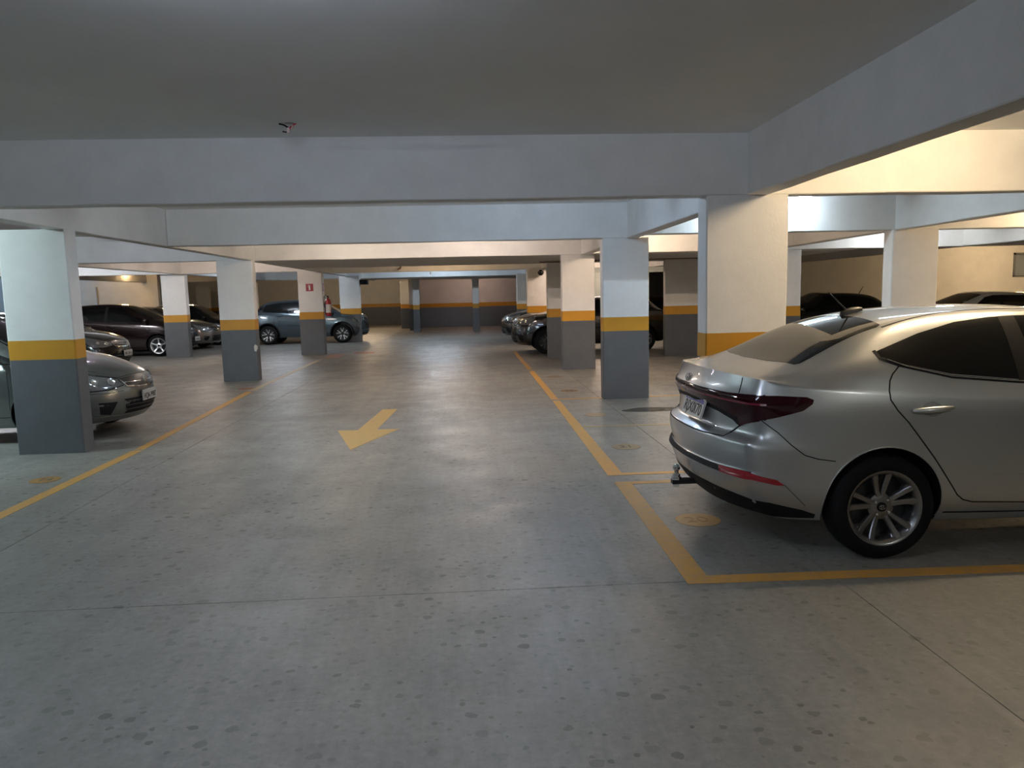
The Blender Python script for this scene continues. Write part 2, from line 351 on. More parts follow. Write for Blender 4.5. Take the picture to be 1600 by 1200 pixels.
column(-10.2, 34.0, -9.2, 34.3, 'far broad beige column seen above the crossover roof')
column(-8.0, 40.0, -7.5, 40.3, 'far slim column right of the broad beige one')
column(-14.6, 42.0, -13.9, 42.3, 'far pale column seen above the bronze grey sedan')
column(5.0, 30.2, 7.4, 30.5, 'far broad beige pier seen behind the black crossover tail')

# ------------------------------------------------------------------ lamps
LBODY = mat('lamp_body_white', (0.6, 0.6, 0.6), 0.4)
for (x, y, rz, col, wt, label) in LAMPS:
    r = empty('tube_lamp', (x, y, ZC), math.radians(rz)); tag(r, label, 'lamp', 'ceiling tube lamps')
    q = MB(); q.box(-0.62, -0.025, -0.055, 0.62, 0.025, 0.0); q.build('lamp_body', LBODY, r)
    for hx in (-0.605, 0.605):
        q = MB(); q.box(hx-0.01, -0.015, -0.10, hx+0.01, 0.015, -0.055); q.build('tube_holder', LBODY, r)
    area = 2*PI*0.014*1.19; k = wt/(area*PI)
    q = MB(); q.lathe([(0.0135, -0.595), (0.0135, 0.595)], 10, 'x', (0, 0, -0.085))
    q.build('glowing_tube', mat('tube_glow_%d_%d' % (int(x*10), int(y*10)), (0.8, 0.8, 0.8), 0.3, emit=col, es=k), r, smooth=True)

# ------------------------------------------------------------------ car builder
def interp(t, x):
    if x <= t[0][0]: return t[0][1]
    for (a, p), (b, q) in zip(t, t[1:]):
        if x <= b:
            s = (x-a)/(b-a); return p+(q-p)*s
    return t[-1][1]
class Car:
    """body coordinates: x from the rear bumper (0) to the nose (L), y sideways, z up"""
    def __init__(s, name, label, cat, spec, paint, loc, heading, group='parked cars', sub=2):
        s.sp = spec; s.L = spec['L']; s.root = empty(name, loc, heading); tag(s.root, label, cat, group); s.paint = paint
        s.off = -s.L/2 if spec.get('centre') else 0.0
        s.body(sub)
    def body(s, sub):
        sp = s.sp; L = s.L; rear, front = sp['rear'], sp['front']; nl = len(rear)
        xs = sp['xs']; n = len(xs); fr = [0.93, 0.80, 0.62, 0.40, 0.19, 0.0]
        rc, fc = sp.get('rc', 0.2), sp.get('fc', 0.28)
        V = {}; verts = []
        def nv(k, p):
            if k not in V: V[k] = len(verts); verts.append(p)
            return V[k]
        lw = sp['lw']; fmid = sp['fmid']
        def side(i, l):
            x = xs[i]; zs = interp(sp['zs'], x); zb = interp(sp['zb'], x); W = interp(sp['w'], x)
            frR = [(z-rear[0][1])/(rear[-1][1]-rear[0][1]) for _, z in rear]; frF = [(z-front[0][1])/(front[-1][1]-front[0][1]) for _, z in front]
            tR = max(0.0, 1-(x-xs[0])/0.55); tF = max(0.0, 1-(xs[-1]-x)/0.6); tM = 1-tR-tF
            f = frR[l]*tR+frF[l]*tF+fmid[l]*tM
            z = zb+(zs-zb)*f
            if i == 0: x = rear[l][0]+rc; z = rear[l][1]
            if i == n-1: x = front[l][0]-fc; z = front[l][1]
            y = W*(lw[l]*tM+sp.get('lwr', lw)[l]*tR+sp.get('lwf', lw)[l]*tF)
            return Vector((x, y, z))
        for i in range(n):
            for l in range(nl): nv(('s', i, l), side(i, l))
        for i in range(n):
            x = xs[i]; e = side(i, nl-1)
            if i in (0, n-1):
                ar = rear if i == 0 else front; rcv = rc if i == 0 else fc; sg = 1 if i == 0 else -1; pw = sp.get('rp', 2.6) if i == 0 else sp.get('fp', 2.3)
                for l in range(nl):
                    ee = side(i, l); crown = 0.0
                    for k, f in enumerate(fr):
                        zz = ee.z + (sp.get('rcrown', 0.02) if i == 0 else sp.get('fcrown', 0.04))*(1-f*f)*(l/(nl-1))
                        nv(('c', i, l, k), Vector((ar[l][0]+sg*rcv*f**pw, ee.y*f, zz)))
                continue
            zbelt = interp(sp['zbelt'], x); zr = interp(sp['zr'], x); wr = interp(sp['wr'], x); zc = interp(sp['zc'], x)
            yb = e.y-interp(sp.get('inset', [(0, 0.04)]), x)
            pts = [Vector((x, yb, zbelt)), Vector((x, yb+(wr-yb)*0.42, zbelt+(zr-zbelt)*0.5)), Vector((x, wr, zr)), Vector((x, wr*0.82, zr+(zc-zr)*0.5)), Vector((x, wr*0.42, zr+(zc-zr)*0.88)), Vector((x, 0, zc))]
            for k in range(6): nv(('c', i, nl-1, k), pts[k])
            for k, f in enumerate(fr): nv(('b', i, k), Vector((x, side(i, 0).y*f, side(i, 0).z)))
        F = []
        for i in range(n-1):
            for l in range(nl-1): F.append((V['s', i, l], V['s', i, l+1], V['s', i+1, l+1], V['s', i+1, l]))
        def top(i, k): return V['s', i, nl-1] if k < 0 else V['c', i, nl-1, k]
        def bot(i, k): return V['s', i, 0] if k < 0 else (V['c', i, 0, k] if i in (0, n-1) else V['b', i, k])
        for i in range(n-1):
            for k in range(-1, 5):
                F.append((top(i, k), top(i, k+1), top(i+1, k+1), top(i+1, k)))
                F.append((bot(i, k), bot(i+1, k), bot(i+1, k+1), bot(i, k+1)))
        def cp(i, l, k): return V['s', i, l] if k < 0 else V['c', i, l, k]
        for l in range(nl-1):
            for k in range(-1, 5):
                F.append((cp(0, l, k), cp(0, l, k+1), cp(0, l+1, k+1), cp(0, l+1, k)))
                F.append((cp(n-1, l, k), cp(n-1, l+1, k), cp(n-1, l+1, k+1), cp(n-1, l, k+1)))
        me = bpy.data.meshes.new('cage'); me.from_pydata([tuple(v) for v in verts], [], F)
        cr = me.attributes.new('crease_edge', 'FLOAT', 'EDGE'); inv = {v: k for k, v in V.items()}
        spc = sp.get('crease', {})
        for e in me.edges:
            a, b = inv[e.vertices[0]], inv[e.vertices[1]]; c = 0.0
            def lvl(k): return k[2] if k[0] in 'sc' else 0
            def along(k): return k[0] == 's' or k[1] in (0, n-1)
            if along(a) and along(b) and lvl(a) == lvl(b) and not (a[0] == 'c' and a[1] in (0, n-1) and b[0] == 's' and False):
                l = lvl(a)
                if a[0] == b[0] == 's' or a[1] == b[1]:
                    if l == 0: c = 0.6
                    rr = spc.get('rear', {}); ff = spc.get('front', {}); ss = spc.get('side', {})
                    if a[1] == b[1] == 0: c = max(c, rr.get(l, 0))
                    elif a[1] == b[1] == n-1: c = max(c, ff.get(l, 0))
                    elif a[0] == b[0] == 's': c = max(c, ss.get(l, 0))
            cr.data[e.index].value = c
        o = bpy.data.objects.new('cage', me); C.objects.link(o)
        m = o.modifiers.new('m', 'MIRROR'); m.use_axis = (False, True, False); m.merge_threshold = 0.001
        m = o.modifiers.new('s', 'SUBSURF'); m.levels = sub; m.render_levels = sub
        dg = bpy.context.evaluated_depsgraph_get()
        smooth = bpy.data.meshes.new_from_object(o.evaluated_get(dg))
        bm = bmesh.new(); bm.from_mesh(smooth); bmesh.ops.recalc_face_normals(bm, faces=bm.faces)
        s.bvh = BVHTree.FromBMesh(bm); bm.verts.ensure_lookup_table(); bm.faces.ensure_lookup_table(); bm.normal_update()
        s.vn = [(f.normal.copy(), [(v.co.copy(), v.normal.copy()) for v in f.verts]) for f in bm.faces]
        bm.to_mesh(smooth); bm.free()
        bpy.data.objects.remove(o)
        # wheel openings
        body = bpy.data.objects.new('body', smooth); C.objects.link(body)
        smooth.materials.clear(); smooth.materials.append(s.paint)
        cut = MB(); ra = sp['arch']
        for wx in sp['wheels']:
            for sg in (-1, 1):
                y0, y1 = (sg*0.5, sg*1.2) if sg > 0 else (-1.2, -0.5)
                cut.lathe([(ra, y0), (ra, y1)], 48, 'y', (wx, 0, sp['R']+0.012))
        cu = mesh_obj('cutter', cut.v, cut.f, BLACK)
        m = body.modifiers.new('b', 'BOOLEAN'); m.operation = 'DIFFERENCE'; m.solver = 'EXACT'; m.object = cu; m.material_mode = 'TRANSFER'
        dg = bpy.context.evaluated_depsgraph_get(); res = bpy.data.meshes.new_from_object(body.evaluated_get(dg))
        body.modifiers.clear(); body.data = res; bpy.data.objects.remove(cu)
        res.polygons.foreach_set('use_smooth', [True]*len(res.polygons)); res.set_sharp_from_angle(angle=math.radians(sp.get('sharp', 45)))
        body.parent = s.root; body.location = (s.off, 0, 0); s.bodyo = body
    # --- projection of features on the body skin
    def ray(s, org, d):
        h = s.bvh.ray_cast(Vector(org), Vector(d).normalized())
        if h[0] is None:
            h = s.bvh.find_nearest(Vector(org)+Vector(d).normalized()*2.2)
        p, nrm, fi = h[0], h[1], h[2]
        fn, vs = s.vn[fi]; acc = Vector((0, 0, 0))
        # smooth normal: inverse bilinear approximated with barycentric weights
        wts = [1.0/max(1e-6, (p-c).length)**2 for c, _ in vs]; tot = sum(wts)
        if len(vs) == 4:
            a, b, c, d4 = [v[0] for v in vs]
            u = w_ = 0.5
            for _ in range(4):
                q = a*(1-u)*(1-w_)+b*u*(1-w_)+c*u*w_+d4*(1-u)*w_; du = (b-a)*(1-w_)+(c-d4)*w_; dw = (d4-a)*(1-u)+(c-b)*u; r = p-q
                A, B, D = du.dot(du), du.dot(dw), dw.dot(dw); e, f = r.dot(du), r.dot(dw); det = A*D-B*B
                if abs(det) < 1e-12: break
                u += (e*D-f*B)/det; w_ += (A*f-B*e)/det; u = min(1, max(0, u)); w_ = min(1, max(0, w_))
            acc = vs[0][1]*(1-u)*(1-w_)+vs[1][1]*u*(1-w_)+vs[2][1]*u*w_+vs[3][1]*(1-u)*w_
        else:
            for (c, nn), ww in zip(vs, wts): acc += nn*ww
        return p, acc.normalized()
    def hit(s, kind, a, b, sg=-1):
        L = s.L
        if kind == 's': return s.ray((a, sg*3.0, b), (0, -sg, 0))
        if kind == 'r': return s.ray((-3.0, sg*abs(a) if False else a, b), (1, 0, 0))
        if kind == 'f': return s.ray((L+3.0, a, b), (-1, 0, 0))
        if kind == 't': return s.ray((a, b, 4.0), (0, 0, -1))
        if kind == 'wr':   # wrap rear: a = angle (0 = straight back, 90 = side), b = z
            t = math.radians(a); d = Vector((-math.cos(t), sg*math.sin(t), 0)); c = Vector((0.9, 0, b)); return s.ray(c+d*3, -d)
        if kind == 'wf':
            t = math.radians(a); d = Vector((math.cos(t), sg*math.sin(t), 0)); c = Vector((L-0.95, 0, b)); return s.ray(c+d*3, -d)
    def conv(s, kind, pts, sg=-1):
        """mixed list of ('s',x,z) / ('r'|'f',y,z) / (a,z) -> wrap coordinates"""
        out = []
        for p in pts:
            if len(p) == 2: out.append(p); continue
            h, _ = s.hit(p[0], p[1] if p[0] == 's' else sg*p[1], p[2], sg)
            a = math.degrees(math.atan2(sg*h.y, (0.9-h.x) if kind == 'wr' else (h.x-(s.L-0.95)))); out.append((a, p[2]))
        return out
    def patch(s, name, kind, pts, m, off=0.003, depth=0.012, step=0.05, sg=-1, mirror=True, parent=None, label=None, sub=True, sel=None):
        pts = s.conv(kind, pts, sg) if kind in ('wr', 'wf') else list(pts)
        sc = 60.0 if kind in ('wr', 'wf') else 1.0      # angle scaled to about metres
        P = [Vector((p[0]/sc, p[1])) for p in pts]
        B = []
        for i, p in enumerate(P):
            q = P[(i+1) % len(P)]; k = max(1, int((q-p).length/step))
            B += [p+(q-p)*(j/k) for j in range(k)]
        x0, x1 = min(p.x for p in B), max(p.x for p in B); y0, y1 = min(p.y for p in B), max(p.y for p in B)
        def inside(q):
            c = False; j = len(B)-1
            for i in range(len(B)):
                if (B[i].y > q.y) != (B[j].y > q.y) and q.x < (B[j].x-B[i].x)*(q.y-B[i].y)/(B[j].y-B[i].y)+B[i].x: c = not c
                j = i
            return c
        I = []; nx, ny = int((x1-x0)/step)+1, int((y1-y0)/step)+1
        for i in range(nx):
            for j in range(ny):
                q = Vector((x0+(i+0.5)*step, y0+(j+0.5)*step))
                if inside(q) and min((q-b).length for b in B) > step*0.4: I.append(q)
        nb = len(B); r = delaunay_2d_cdt(B+I, [(i, (i+1) % nb) for i in range(nb)], [tuple(range(nb))], 1, 1e-6)
        vv, ff = r[0], r[2]
        H = [s.hit(kind, v.x*sc, v.y, sg) for v in vv]
        T = [h[0]+h[1]*off for h in H]; Nn = [h[1] for h in H]
        F = []
        for f in ff:
            a, b, c = [T[i] for i in f[:3]]; g = (b-a).cross(c-a)
            F.append(tuple(f) if g.dot(Nn[f[0]]) > 0 else tuple(reversed(f)))
        # rim
        cnt = {}
        for f in F:
            for i in range(len(f)): e = (f[i], f[(i+1) % len(f)]); cnt[e] = 1
        bed = [e for e in cnt if (e[1], e[0]) not in cnt]
        nT = len(T); V = list(T); NV = list(Nn); RF = []
        for a, b in bed:
            k = len(V); V += [T[a], T[b], H[b][0]-Nn[b]*depth, H[a][0]-Nn[a]*depth]
            side_n = (T[b]-T[a]).cross(Nn[a]).normalized(); NV += [side_n]*4; RF.append((k+1, k, k+3, k+2))
        objs = []
        for mr in ((False, True) if mirror else (False,)):
            f = Vector((1, -1, 1)); VV = [Vector((v.x, v.y*(-1 if mr else 1), v.z)) for v in V]; NN = [Vector((v.x, v.y*(-1 if mr else 1), v.z)) for v in NV]
            FF = [tuple(reversed(q)) for q in F+RF] if mr else F+RF
            o = mesh_obj(name, VV, FF, m, parent or s.root, loc=(s.off if not parent else 0, 0, 0), smooth=True)
            o.data.normals_split_custom_set_from_vertices([tuple(x) for x in NN])
            if label: o['label'] = label
            objs.append(o)
        return objs
    def strip(s, name, kind, pts, m, width=0.006, off=0.0012, step=0.03, sg=-1, mirror=True, parent=None, closed=False, label=None, th=0.0):
        pts = s.conv(kind, pts, sg) if kind in ('wr', 'wf') else list(pts); sc = 60.0 if kind in ('wr', 'wf') else 1.0
        P = [Vector((p[0]/sc, p[1])) for p in pts]
        if closed: P.append(P[0])
        Q = []
        for p, q in zip(P, P[1:]):
            k = max(1, int((q-p).length/step)); Q += [p+(q-p)*(j/k) for j in range(k)]
        Q.append(P[-1]); H = [s.hit(kind, q.x*sc, q.y, sg) for q in Q]; V = []; F = []
        n = len(H)
        for i, (p, nn) in enumerate(H):
            a = H[max(0, i-1)][0]; b = H[min(n-1, i+1)][0]; t = (b-a).normalized(); u = t.cross(nn).normalized()*(width/2)
            o = max(off, 0.0004)
            V += [p-u-nn*0.003, p-u+nn*o, p+u+nn*o, p+u-nn*0.003]
        for i in range(n-1):
            for j in range(3): F.append((4*i+j, 4*i+j+1, 4*i+5+j, 4*i+4+j))
            
        F += [(3, 2, 1, 0), (4*n-4, 4*n-3, 4*n-2, 4*n-1)]
        outs = []
        for mr in ((False, True) if mirror else (False,)):
            VV = [Vector((v.x, v.y*(-1 if mr else 1), v.z)) for v in V]
            o = mesh_obj(name, VV, [tuple(reversed(f)) for f in F] if not mr else F, m, parent or s.root, loc=(s.off if not parent else 0, 0, 0)); 
            if label: o['label'] = label
            outs.append(o)
        return outs
    def wheel_set(s, style, rimr, mrim, mface=None, cap='plain', only=None):
        sp = s.sp; R = sp['R']; hw = sp.get('tw', 0.10); ywh = sp['track']
        q = MB()
        # tyre profile (outer face at +h)
        prof = [(rimr+0.004, -hw*0.9), (rimr+0.02, -hw), (R-0.05, -hw*1.0), (R-0.015, -hw*0.86), (R-0.002, -hw*0.6), (R, 0), (R-0.002, hw*0.6), (R-0.015, hw*0.86), (R-0.05, hw), (rimr+0.02, hw), (rimr+0.004, hw*0.9)]
        for g in (-0.45, 0.0, 0.45):   # tread grooves
            pass
        q.lathe(prof, 56, 'y', cap=False); tyre = q
        r = MB()
        r.lathe([(rimr+0.006, -hw*0.9), (rimr-0.012, -hw*0.8), (rimr-0.03, -hw*0.2), (rimr-0.035, hw*0.4), (rimr-0.018, hw*0.8), (rimr-0.004, hw*0.93), (rimr+0.007, hw*0.95), (rimr+0.008, hw*0.88)], 56, 'y', cap=False, mi=0)
        r.lathe([(0.001, -hw*0.1), (rimr-0.03, -hw*0.1), (rimr-0.03, -hw*0.15)], 40, 'y', cap=False, mi=1)    # brake side darkness: disc
        r.lathe([(0.001, hw*0.55), (0.055, hw*0.55), (0.078, hw*0.45), (0.08, 0.0)], 32, 'y', cap=False, mi=0)
        yo = hw*0.62
        def spoke(a0, w0, a1, w1, r0=0.05, r1=None, mi=0, y_in=None, y_out=None):
            r1 = r1 or rimr-0.008; y_in = yo-0.012 if y_in is None else y_in; y_out = hw*0.86 if y_out is None else y_out
            sec = []
            for t in (0, 0.33, 0.66, 1.0):
                rr = r0+(r1-r0)*t; a = a0+(a1-a0)*t; wd = w0+(w1-w0)*t**1.3; yy = y_in+(y_out-y_in)*t**1.6
                c, s_ = math.cos(a), math.sin(a); tx, tz = -s_, c
                for (k, dy) in ((-1.0, -0.03), (-1.0, -0.006), (-0.66, 0.0), (0.66, 0.0), (1.0, -0.006), (1.0, -0.03)):
                    sec.append((rr*c+tx*wd*k, yy+dy, rr*s_+tz*wd*k))
            F = [(i*6+j, (i+1)*6+j, (i+1)*6+(j+1) % 6, i*6+(j+1) % 6) for i in range(3) for j in range(6)]+[(0, 1, 2, 3, 4, 5), (23, 22, 21, 20, 19, 18)]
            r.add(sec, F, mi)
        if style == 'twin5':
            for k in range(5):
                a = math.radians(86-72*k)
                for sg in (-1, 1): spoke(a+sg*0.20, 0.015, a+sg*0.215, 0.019, 0.045)
                for sg in (-1, 1): spoke(a+sg*0.25, 0.008, a+sg*0.33, 0.024, rimr-0.060)
        elif style == 'star5':
            for k in range(5): a = math.radians(90+72*k); spoke(a, 0.02, a, 0.024, 0.04)
        elif style == 'y10':
            for k in range(5):
                a = math.radians(90+72*k)
                for sg in (-1, 1): spoke(a+sg*0.10, 0.010, a+sg*0.30, 0.014, 0.06, rimr*0.99, mi=2)
        else:
            for k in range(7): a = math.radians(90+360/7*k); spoke(a, 0.014, a, 0.018, 0.04)
        c = MB(); c.lathe([(0.001, yo+0.004), (0.026, yo+0.004), (0.029, yo-0.004), (0.029, yo-0.02)], 24, 'y', cap=False, mi=0)
        for k in range(4 if cap == 'emblem' else 5):
            a = math.radians(38+90*k if cap == 'emblem' else 90+72*k+36); c.lathe([(0.001, yo+0.004), (0.0075, yo+0.004), (0.0085, yo-0.01)], 8, 'y', (0.052*math.cos(a), 0, 0.052*math.sin(a)), 1, cap=False)
        me1 = me2 = me3 = None
        for wx in sp['wheels']:
            for sg in (-1, 1):
                if me1 is None:
                    o = tyre.build('wheel', RUB, s.root, smooth=True, sharp=60); me1 = o.data
                    ri = r.build('rim', [mrim, ALLOYD, mface or mrim], o, smooth=True, sharp=40); me2 = ri.data
                    ca = c.build('hub_cap', [BLACK if cap != 'light' else mrim, CHROME], o, smooth=True); me3 = ca.data
                else:
                    o = bpy.data.objects.new('wheel', me1); ri = bpy.data.objects.new('rim', me2); ca = bpy.data.objects.new('hub_cap', me3)
                    for z in (o, ri, ca): C.objects.link(z)
                    o.parent = s.root; ri.parent = o; ca.parent = o
                o.location = (wx+s.off, sg*ywh, R); o.rotation_euler = (0, 0, 0 if sg > 0 else PI)
                if cap == 'emblem' and sg < 0:
                    em = MB(); em.tube([(0.019*math.cos(t), yo+0.0055, 0.012*math.sin(t)) for t in [2*PI*i/20 for i in range(21)]], 0.0016, 6)
                    for xx in (-0.007, 0.007): em.tube([(xx-0.002, yo+0.0055, -0.009), (xx+0.002, yo+0.0055, 0.009)], 0.0016, 6)
                    em.tube([(-0.007, yo+0.0055, -0.002), (0.007, yo+0.0055, 0.002)], 0.0016, 6)
                    em.build('emblem', CHROME, o)
    def mirrors(s, x, z, m=None, sz=1.0):
        h, nn = s.hit('s', x, z)
        for sg in (-1, 1):
            y = abs(h.y); V = []; F = []; nr, ns = 7, 12
            for i in range(nr):
                t = PI*i/(nr-1); rr = math.sin(t)**0.7
                for j in range(ns):
                    a = 2*PI*j/ns; ca, sa = math.cos(a), math.sin(a)
                    f = lambda v: math.copysign(abs(v)**0.75, v)
                    V.append((x+0.05*sz*f(ca)*rr*(1.0 if ca > 0 else 0.45), sg*(y+0.13*sz-0.105*sz*math.cos(t)), z+0.06+0.062*sz*f(sa)*rr))
            F = [(i*ns+j, i*ns+(j+1) % ns, (i+1)*ns+(j+1) % ns, (i+1)*ns+j) for i in range(nr-1) for j in range(ns)]
            if sg < 0: F = [f[::-1] for f in F]
            q = MB(); q.add(V, F); k = len(q.v)
            q.tube([(x, sg*(y-0.02), z), (x, sg*(y+0.06*sz), z+0.03)], 0.014*sz, 8)
            q.build('door_mirror', m or s.paint, s.root, loc=(s.off, 0, 0), smooth=True, sharp=60)
    def plate(s, kind, y, z, text, style='new', tilt=0.0, w=0.40, h=0.13):
        """licence plate mounted on the fascia, text facing outwards"""
        p, nn = s.hit(kind, y, z)
        nx = -1 if kind == 'r' else 1
        o = MB(); o.box(-w/2, -h/2, -0.012, w/2, h/2, 0.0); o.box(-w/2, -h/2, 0.0, w/2, -h/2+0.006, 0.002); o.box(-w/2, h/2-0.006, 0, w/2, h/2, 0.002); o.box(-w/2, -h/2, 0, -w/2+0.006, h/2, 0.002); o.box(w/2-0.006, -h/2, 0, w/2, h/2, 0.002)
        X = Vector((0, -1, 0)) if nx < 0 else Vector((0, 1, 0)); Z = Vector((nx*math.cos(tilt), 0, math.sin(tilt))); Yv = Z.cross(X)
        M = Matrix((( X.x, Yv.x, Z.x, p.x+nx*0.018+s.off), (X.y, Yv.y, Z.y, p.y), (X.z, Yv.z, Z.z, z), (0, 0, 0, 1)))
        o.v = [tuple(M @ Vector(v)) for v in o.v]
        pl = o.build('licence_plate', PLATEW if style == 'new' else PLATEG, s.root)
        if style == 'new':
            b = MB(); b.box(-w/2+0.006, h/2-0.034, 0.0004, w/2-0.006, h/2-0.006, 0.0012); b.v = [tuple(M @ Vector(v)) for v in b.v]; b.build('blue_band', PLATEB, pl)
            text_mesh(text, 0.105, INK, 'plate_text', pl, M @ Matrix.Translation((0, -0.014, 0.0012)), bold=0.0015, width=w*0.86)
        else:
            text_mesh(text, 0.095, INK, 'plate_text', pl, M @ Matrix.Translation((0, -0.018, 0.0012)), bold=0.001, width=w*0.86)
        return pl
    def handle(s, x, z, m, w=0.24, cup=True):
        for sg in (-1, 1):
            h, nn = s.hit('s', x, z, sg); q = MB(); pts = []; rr = []
            for i in range(9):
                t = -1+2*i/8; pts.append(Vector((x+t*w/2, h.y+sg*(0.022*(1-abs(t)**3)+0.003), z+0.006*t))); rr.append(0.012+0.009*(1-t*t))
            q.tube(pts, rr, 10); q.build('door_handle', m, s.root, loc=(s.off, 0, 0), smooth=True, sharp=70)
        if cup:
            pts = [(x+0.062*math.cos(2*PI*i/20), z+0.043*math.sin(2*PI*i/20)) for i in range(20)]
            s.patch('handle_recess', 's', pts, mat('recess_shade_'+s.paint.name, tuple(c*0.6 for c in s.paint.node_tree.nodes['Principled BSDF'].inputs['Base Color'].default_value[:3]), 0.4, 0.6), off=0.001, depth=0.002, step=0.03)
    def arch_lip(s, m=None, r=None, w=0.012):
        """folded lip around each wheel opening"""
        for wx in s.sp['wheels']:
            ra = s.sp['arch']-0.002; zc = s.sp['R']+0.012
            for sg in (-1, 1):
                q = MB(); V = []; 
                pts = []
                for i in range(33):
                    a = math.radians(-14+208*i/32); x, z = wx+(ra+0.006)*math.cos(a), zc+(ra+0.006)*math.sin(a)
                    if z < interp(s.sp['zb'], x)+0.03: continue
                    h, nn = s.hit('s', x, z, sg); pts.append((wx+ra*math.cos(a), h.y, zc+ra*math.sin(a)))
                if len(pts) > 2: q.tube(pts, w/2, 6); q.build('wheel_arch_lip', m or s.paint, s.root, loc=(s.off, 0, 0), smooth=True, sharp=70)
def car_paint(name, col, metal=0.75, rough=0.32):
    m = mat(name, col, rough, metal, coat=1.0)
    return m
SILVER = car_paint('silver_car_paint', (0.47, 0.485, 0.49), 0.75, 0.33)

# ------------------------------------------------------------------ silver sedan (front right of the picture)
SED = dict(L=4.26, R=0.312, tw=0.098, track=0.765, arch=0.355, wheels=(0.98, 3.51), sharp=42,
 rear=[(0.17, 0.245), (0.07, 0.33), (0.035, 0.42), (0.005, 0.50), (0.03, 0.535), (0.0, 0.64), (0.012, 0.70), (0.075, 0.735), (0.085, 0.84), (0.06, 0.90), (0.04, 0.94), (0.075, 0.985), (0.095, 1.072)],
 front=[(4.12, 0.20), (4.20, 0.26), (4.235, 0.33), (4.245, 0.40), (4.25, 0.45), (4.25, 0.50), (4.25, 0.54), (4.245, 0.57), (4.24, 0.60), (4.225, 0.64), (4.20, 0.67), (4.17, 0.70), (4.12, 0.73)],
 fmid=[0, 0.10, 0.18, 0.27, 0.36, 0.45, 0.53, 0.61, 0.69, 0.77, 0.85, 0.93, 1.0],
 lw=[0.90, 0.955, 0.978, 0.99, 0.996, 1.0, 1.0, 1.0, 0.999, 0.997, 0.992, 0.985, 0.972],
 lwr=[0.88, 0.93, 0.97, 0.99, 0.985, 1.0, 1.0, 0.985, 0.975, 0.97, 0.965, 0.95, 0.93],
 xs=[0.27, 0.42, 0.62, 0.82, 1.02, 1.22, 1.45, 1.75, 2.1, 2.5, 2.85, 3.15, 3.45, 3.75, 3.9],
 w=[(0, 0.77), (0.27, 0.785), (0.42, 0.825), (0.62, 0.85), (0.95, 0.862), (1.4, 0.86), (3.5, 0.858), (3.8, 0.80), (3.95, 0.74)],
 zb=[(0, 0.245), (0.5, 0.23), (1.0, 0.21), (1.5, 0.20), (3.6, 0.19), (4.2, 0.20)],
 zs=[(0.2, 1.055), (0.43, 1.035), (0.77, 1.0), (1.15, 0.97), (1.42, 0.95), (1.82, 0.925), (2.5, 0.90), (3.2, 0.87), (3.6, 0.82), (3.95, 0.74)],
 zbelt=[(0.2, 1.07), (0.45, 1.09), (0.65, 1.12), (0.85, 1.145), (1.0, 1.15), (1.2, 1.105), (1.45, 1.06), (1.85, 1.025), (2.5, 1.0), (2.95, 0.975), (3.3, 0.93), (3.6, 0.87), (3.95, 0.79)],
 inset=[(0.2, 0.05), (0.6, 0.06), (1.0, 0.055), (1.5, 0.04), (3.0, 0.04), (3.9, 0.06)],
 zr=[(0.2, 1.08), (0.42, 1.105), (0.62, 1.175), (0.82, 1.265), (1.02, 1.335), (1.22, 1.38), (1.45, 1.412), (1.75, 1.43), (2.1, 1.43), (2.5, 1.39), (2.85, 1.24), (3.15, 1.05), (3.45, 0.95), (3.95, 0.80)],
 wr=[(0.2, 0.62), (0.42, 0.61), (0.62, 0.60), (1.0, 0.585), (1.5, 0.575), (2.3, 0.57), (2.85, 0.62), (3.2, 0.64), (3.9, 0.58)],
 zc=[(0.2, 1.09), (0.42, 1.125), (0.62, 1.215), (0.82, 1.315), (1.02, 1.385), (1.22, 1.43), (1.45, 1.455), (1.75, 1.47), (2.1, 1.468), (2.5, 1.43), (2.85, 1.29), (3.15, 1.10), (3.45, 0.99), (3.95, 0.84)],
 rc=0.2, fc=0.3, rcrown=0.035, rp=2.4,
 crease=dict(rear={3: 0.6, 4: 0.6, 6: 0.6, 7: 0.4, 10: 0.2, 12: 1.0}, side={12: 0.8}, front={12: 0.4}))
sed = Car('silver_sedan', 'silver four-door sedan parked tail first at right, tow ball under its bumper', 'car', SED, SILVER, (1.42, 4.98, 0), 0.0, sub=3)
H = sed
LIP = [(0.62, 1.035), (0.3, 1.06), (0, 1.065)]
# glass
H.patch('rear_window', 't', [(0.44, -0.0), (0.47, -0.35), (0.53, -0.60), (0.56, -0.612), (0.75, -0.575), (0.95, -0.548), (1.07, -0.54), (1.10, -0.52), (1.12, -0.25), (1.125, 0.0), (1.12, 0.25), (1.10, 0.52), (1.07, 0.54), (0.95, 0.548), (0.75, 0.575), (0.56, 0.612), (0.53, 0.60), (0.47, 0.35)], GLASS, off=0.002, mirror=False)
H.patch('rear_door_window', 's', [(0.975, 1.215), (0.99, 1.19), (1.086, 1.152), (1.392, 1.082), (1.80, 1.040), (1.80, 1.398), (1.73, 1.395), (1.514, 1.372), (1.265, 1.312), (1.07, 1.248), (0.99, 1.222)], GLASS, off=0.003, step=0.04)
H.patch('door_pillar', 's', [(1.80, 1.036), (1.905, 1.034), (1.905, 1.402), (1.80, 1.398)], BLACK, off=0.004)
H.patch('front_door_window', 's', [(1.905, 1.036), (2.3, 1.018), (2.80, 1.00), (2.86, 1.03), (2.62, 1.20), (2.42, 1.32), (2.2, 1.385), (2.0, 1.402), (1.905, 1.402)], GLASS, off=0.003)
H.patch('windscreen', 't', [(2.42, 0.0), (2.44, -0.48), (2.90, -0.56), (3.12, -0.58), (3.17, 0.0), (3.12, 0.58), (2.90, 0.56), (2.44, 0.48)], GLASS, off=0.002, mirror=False)
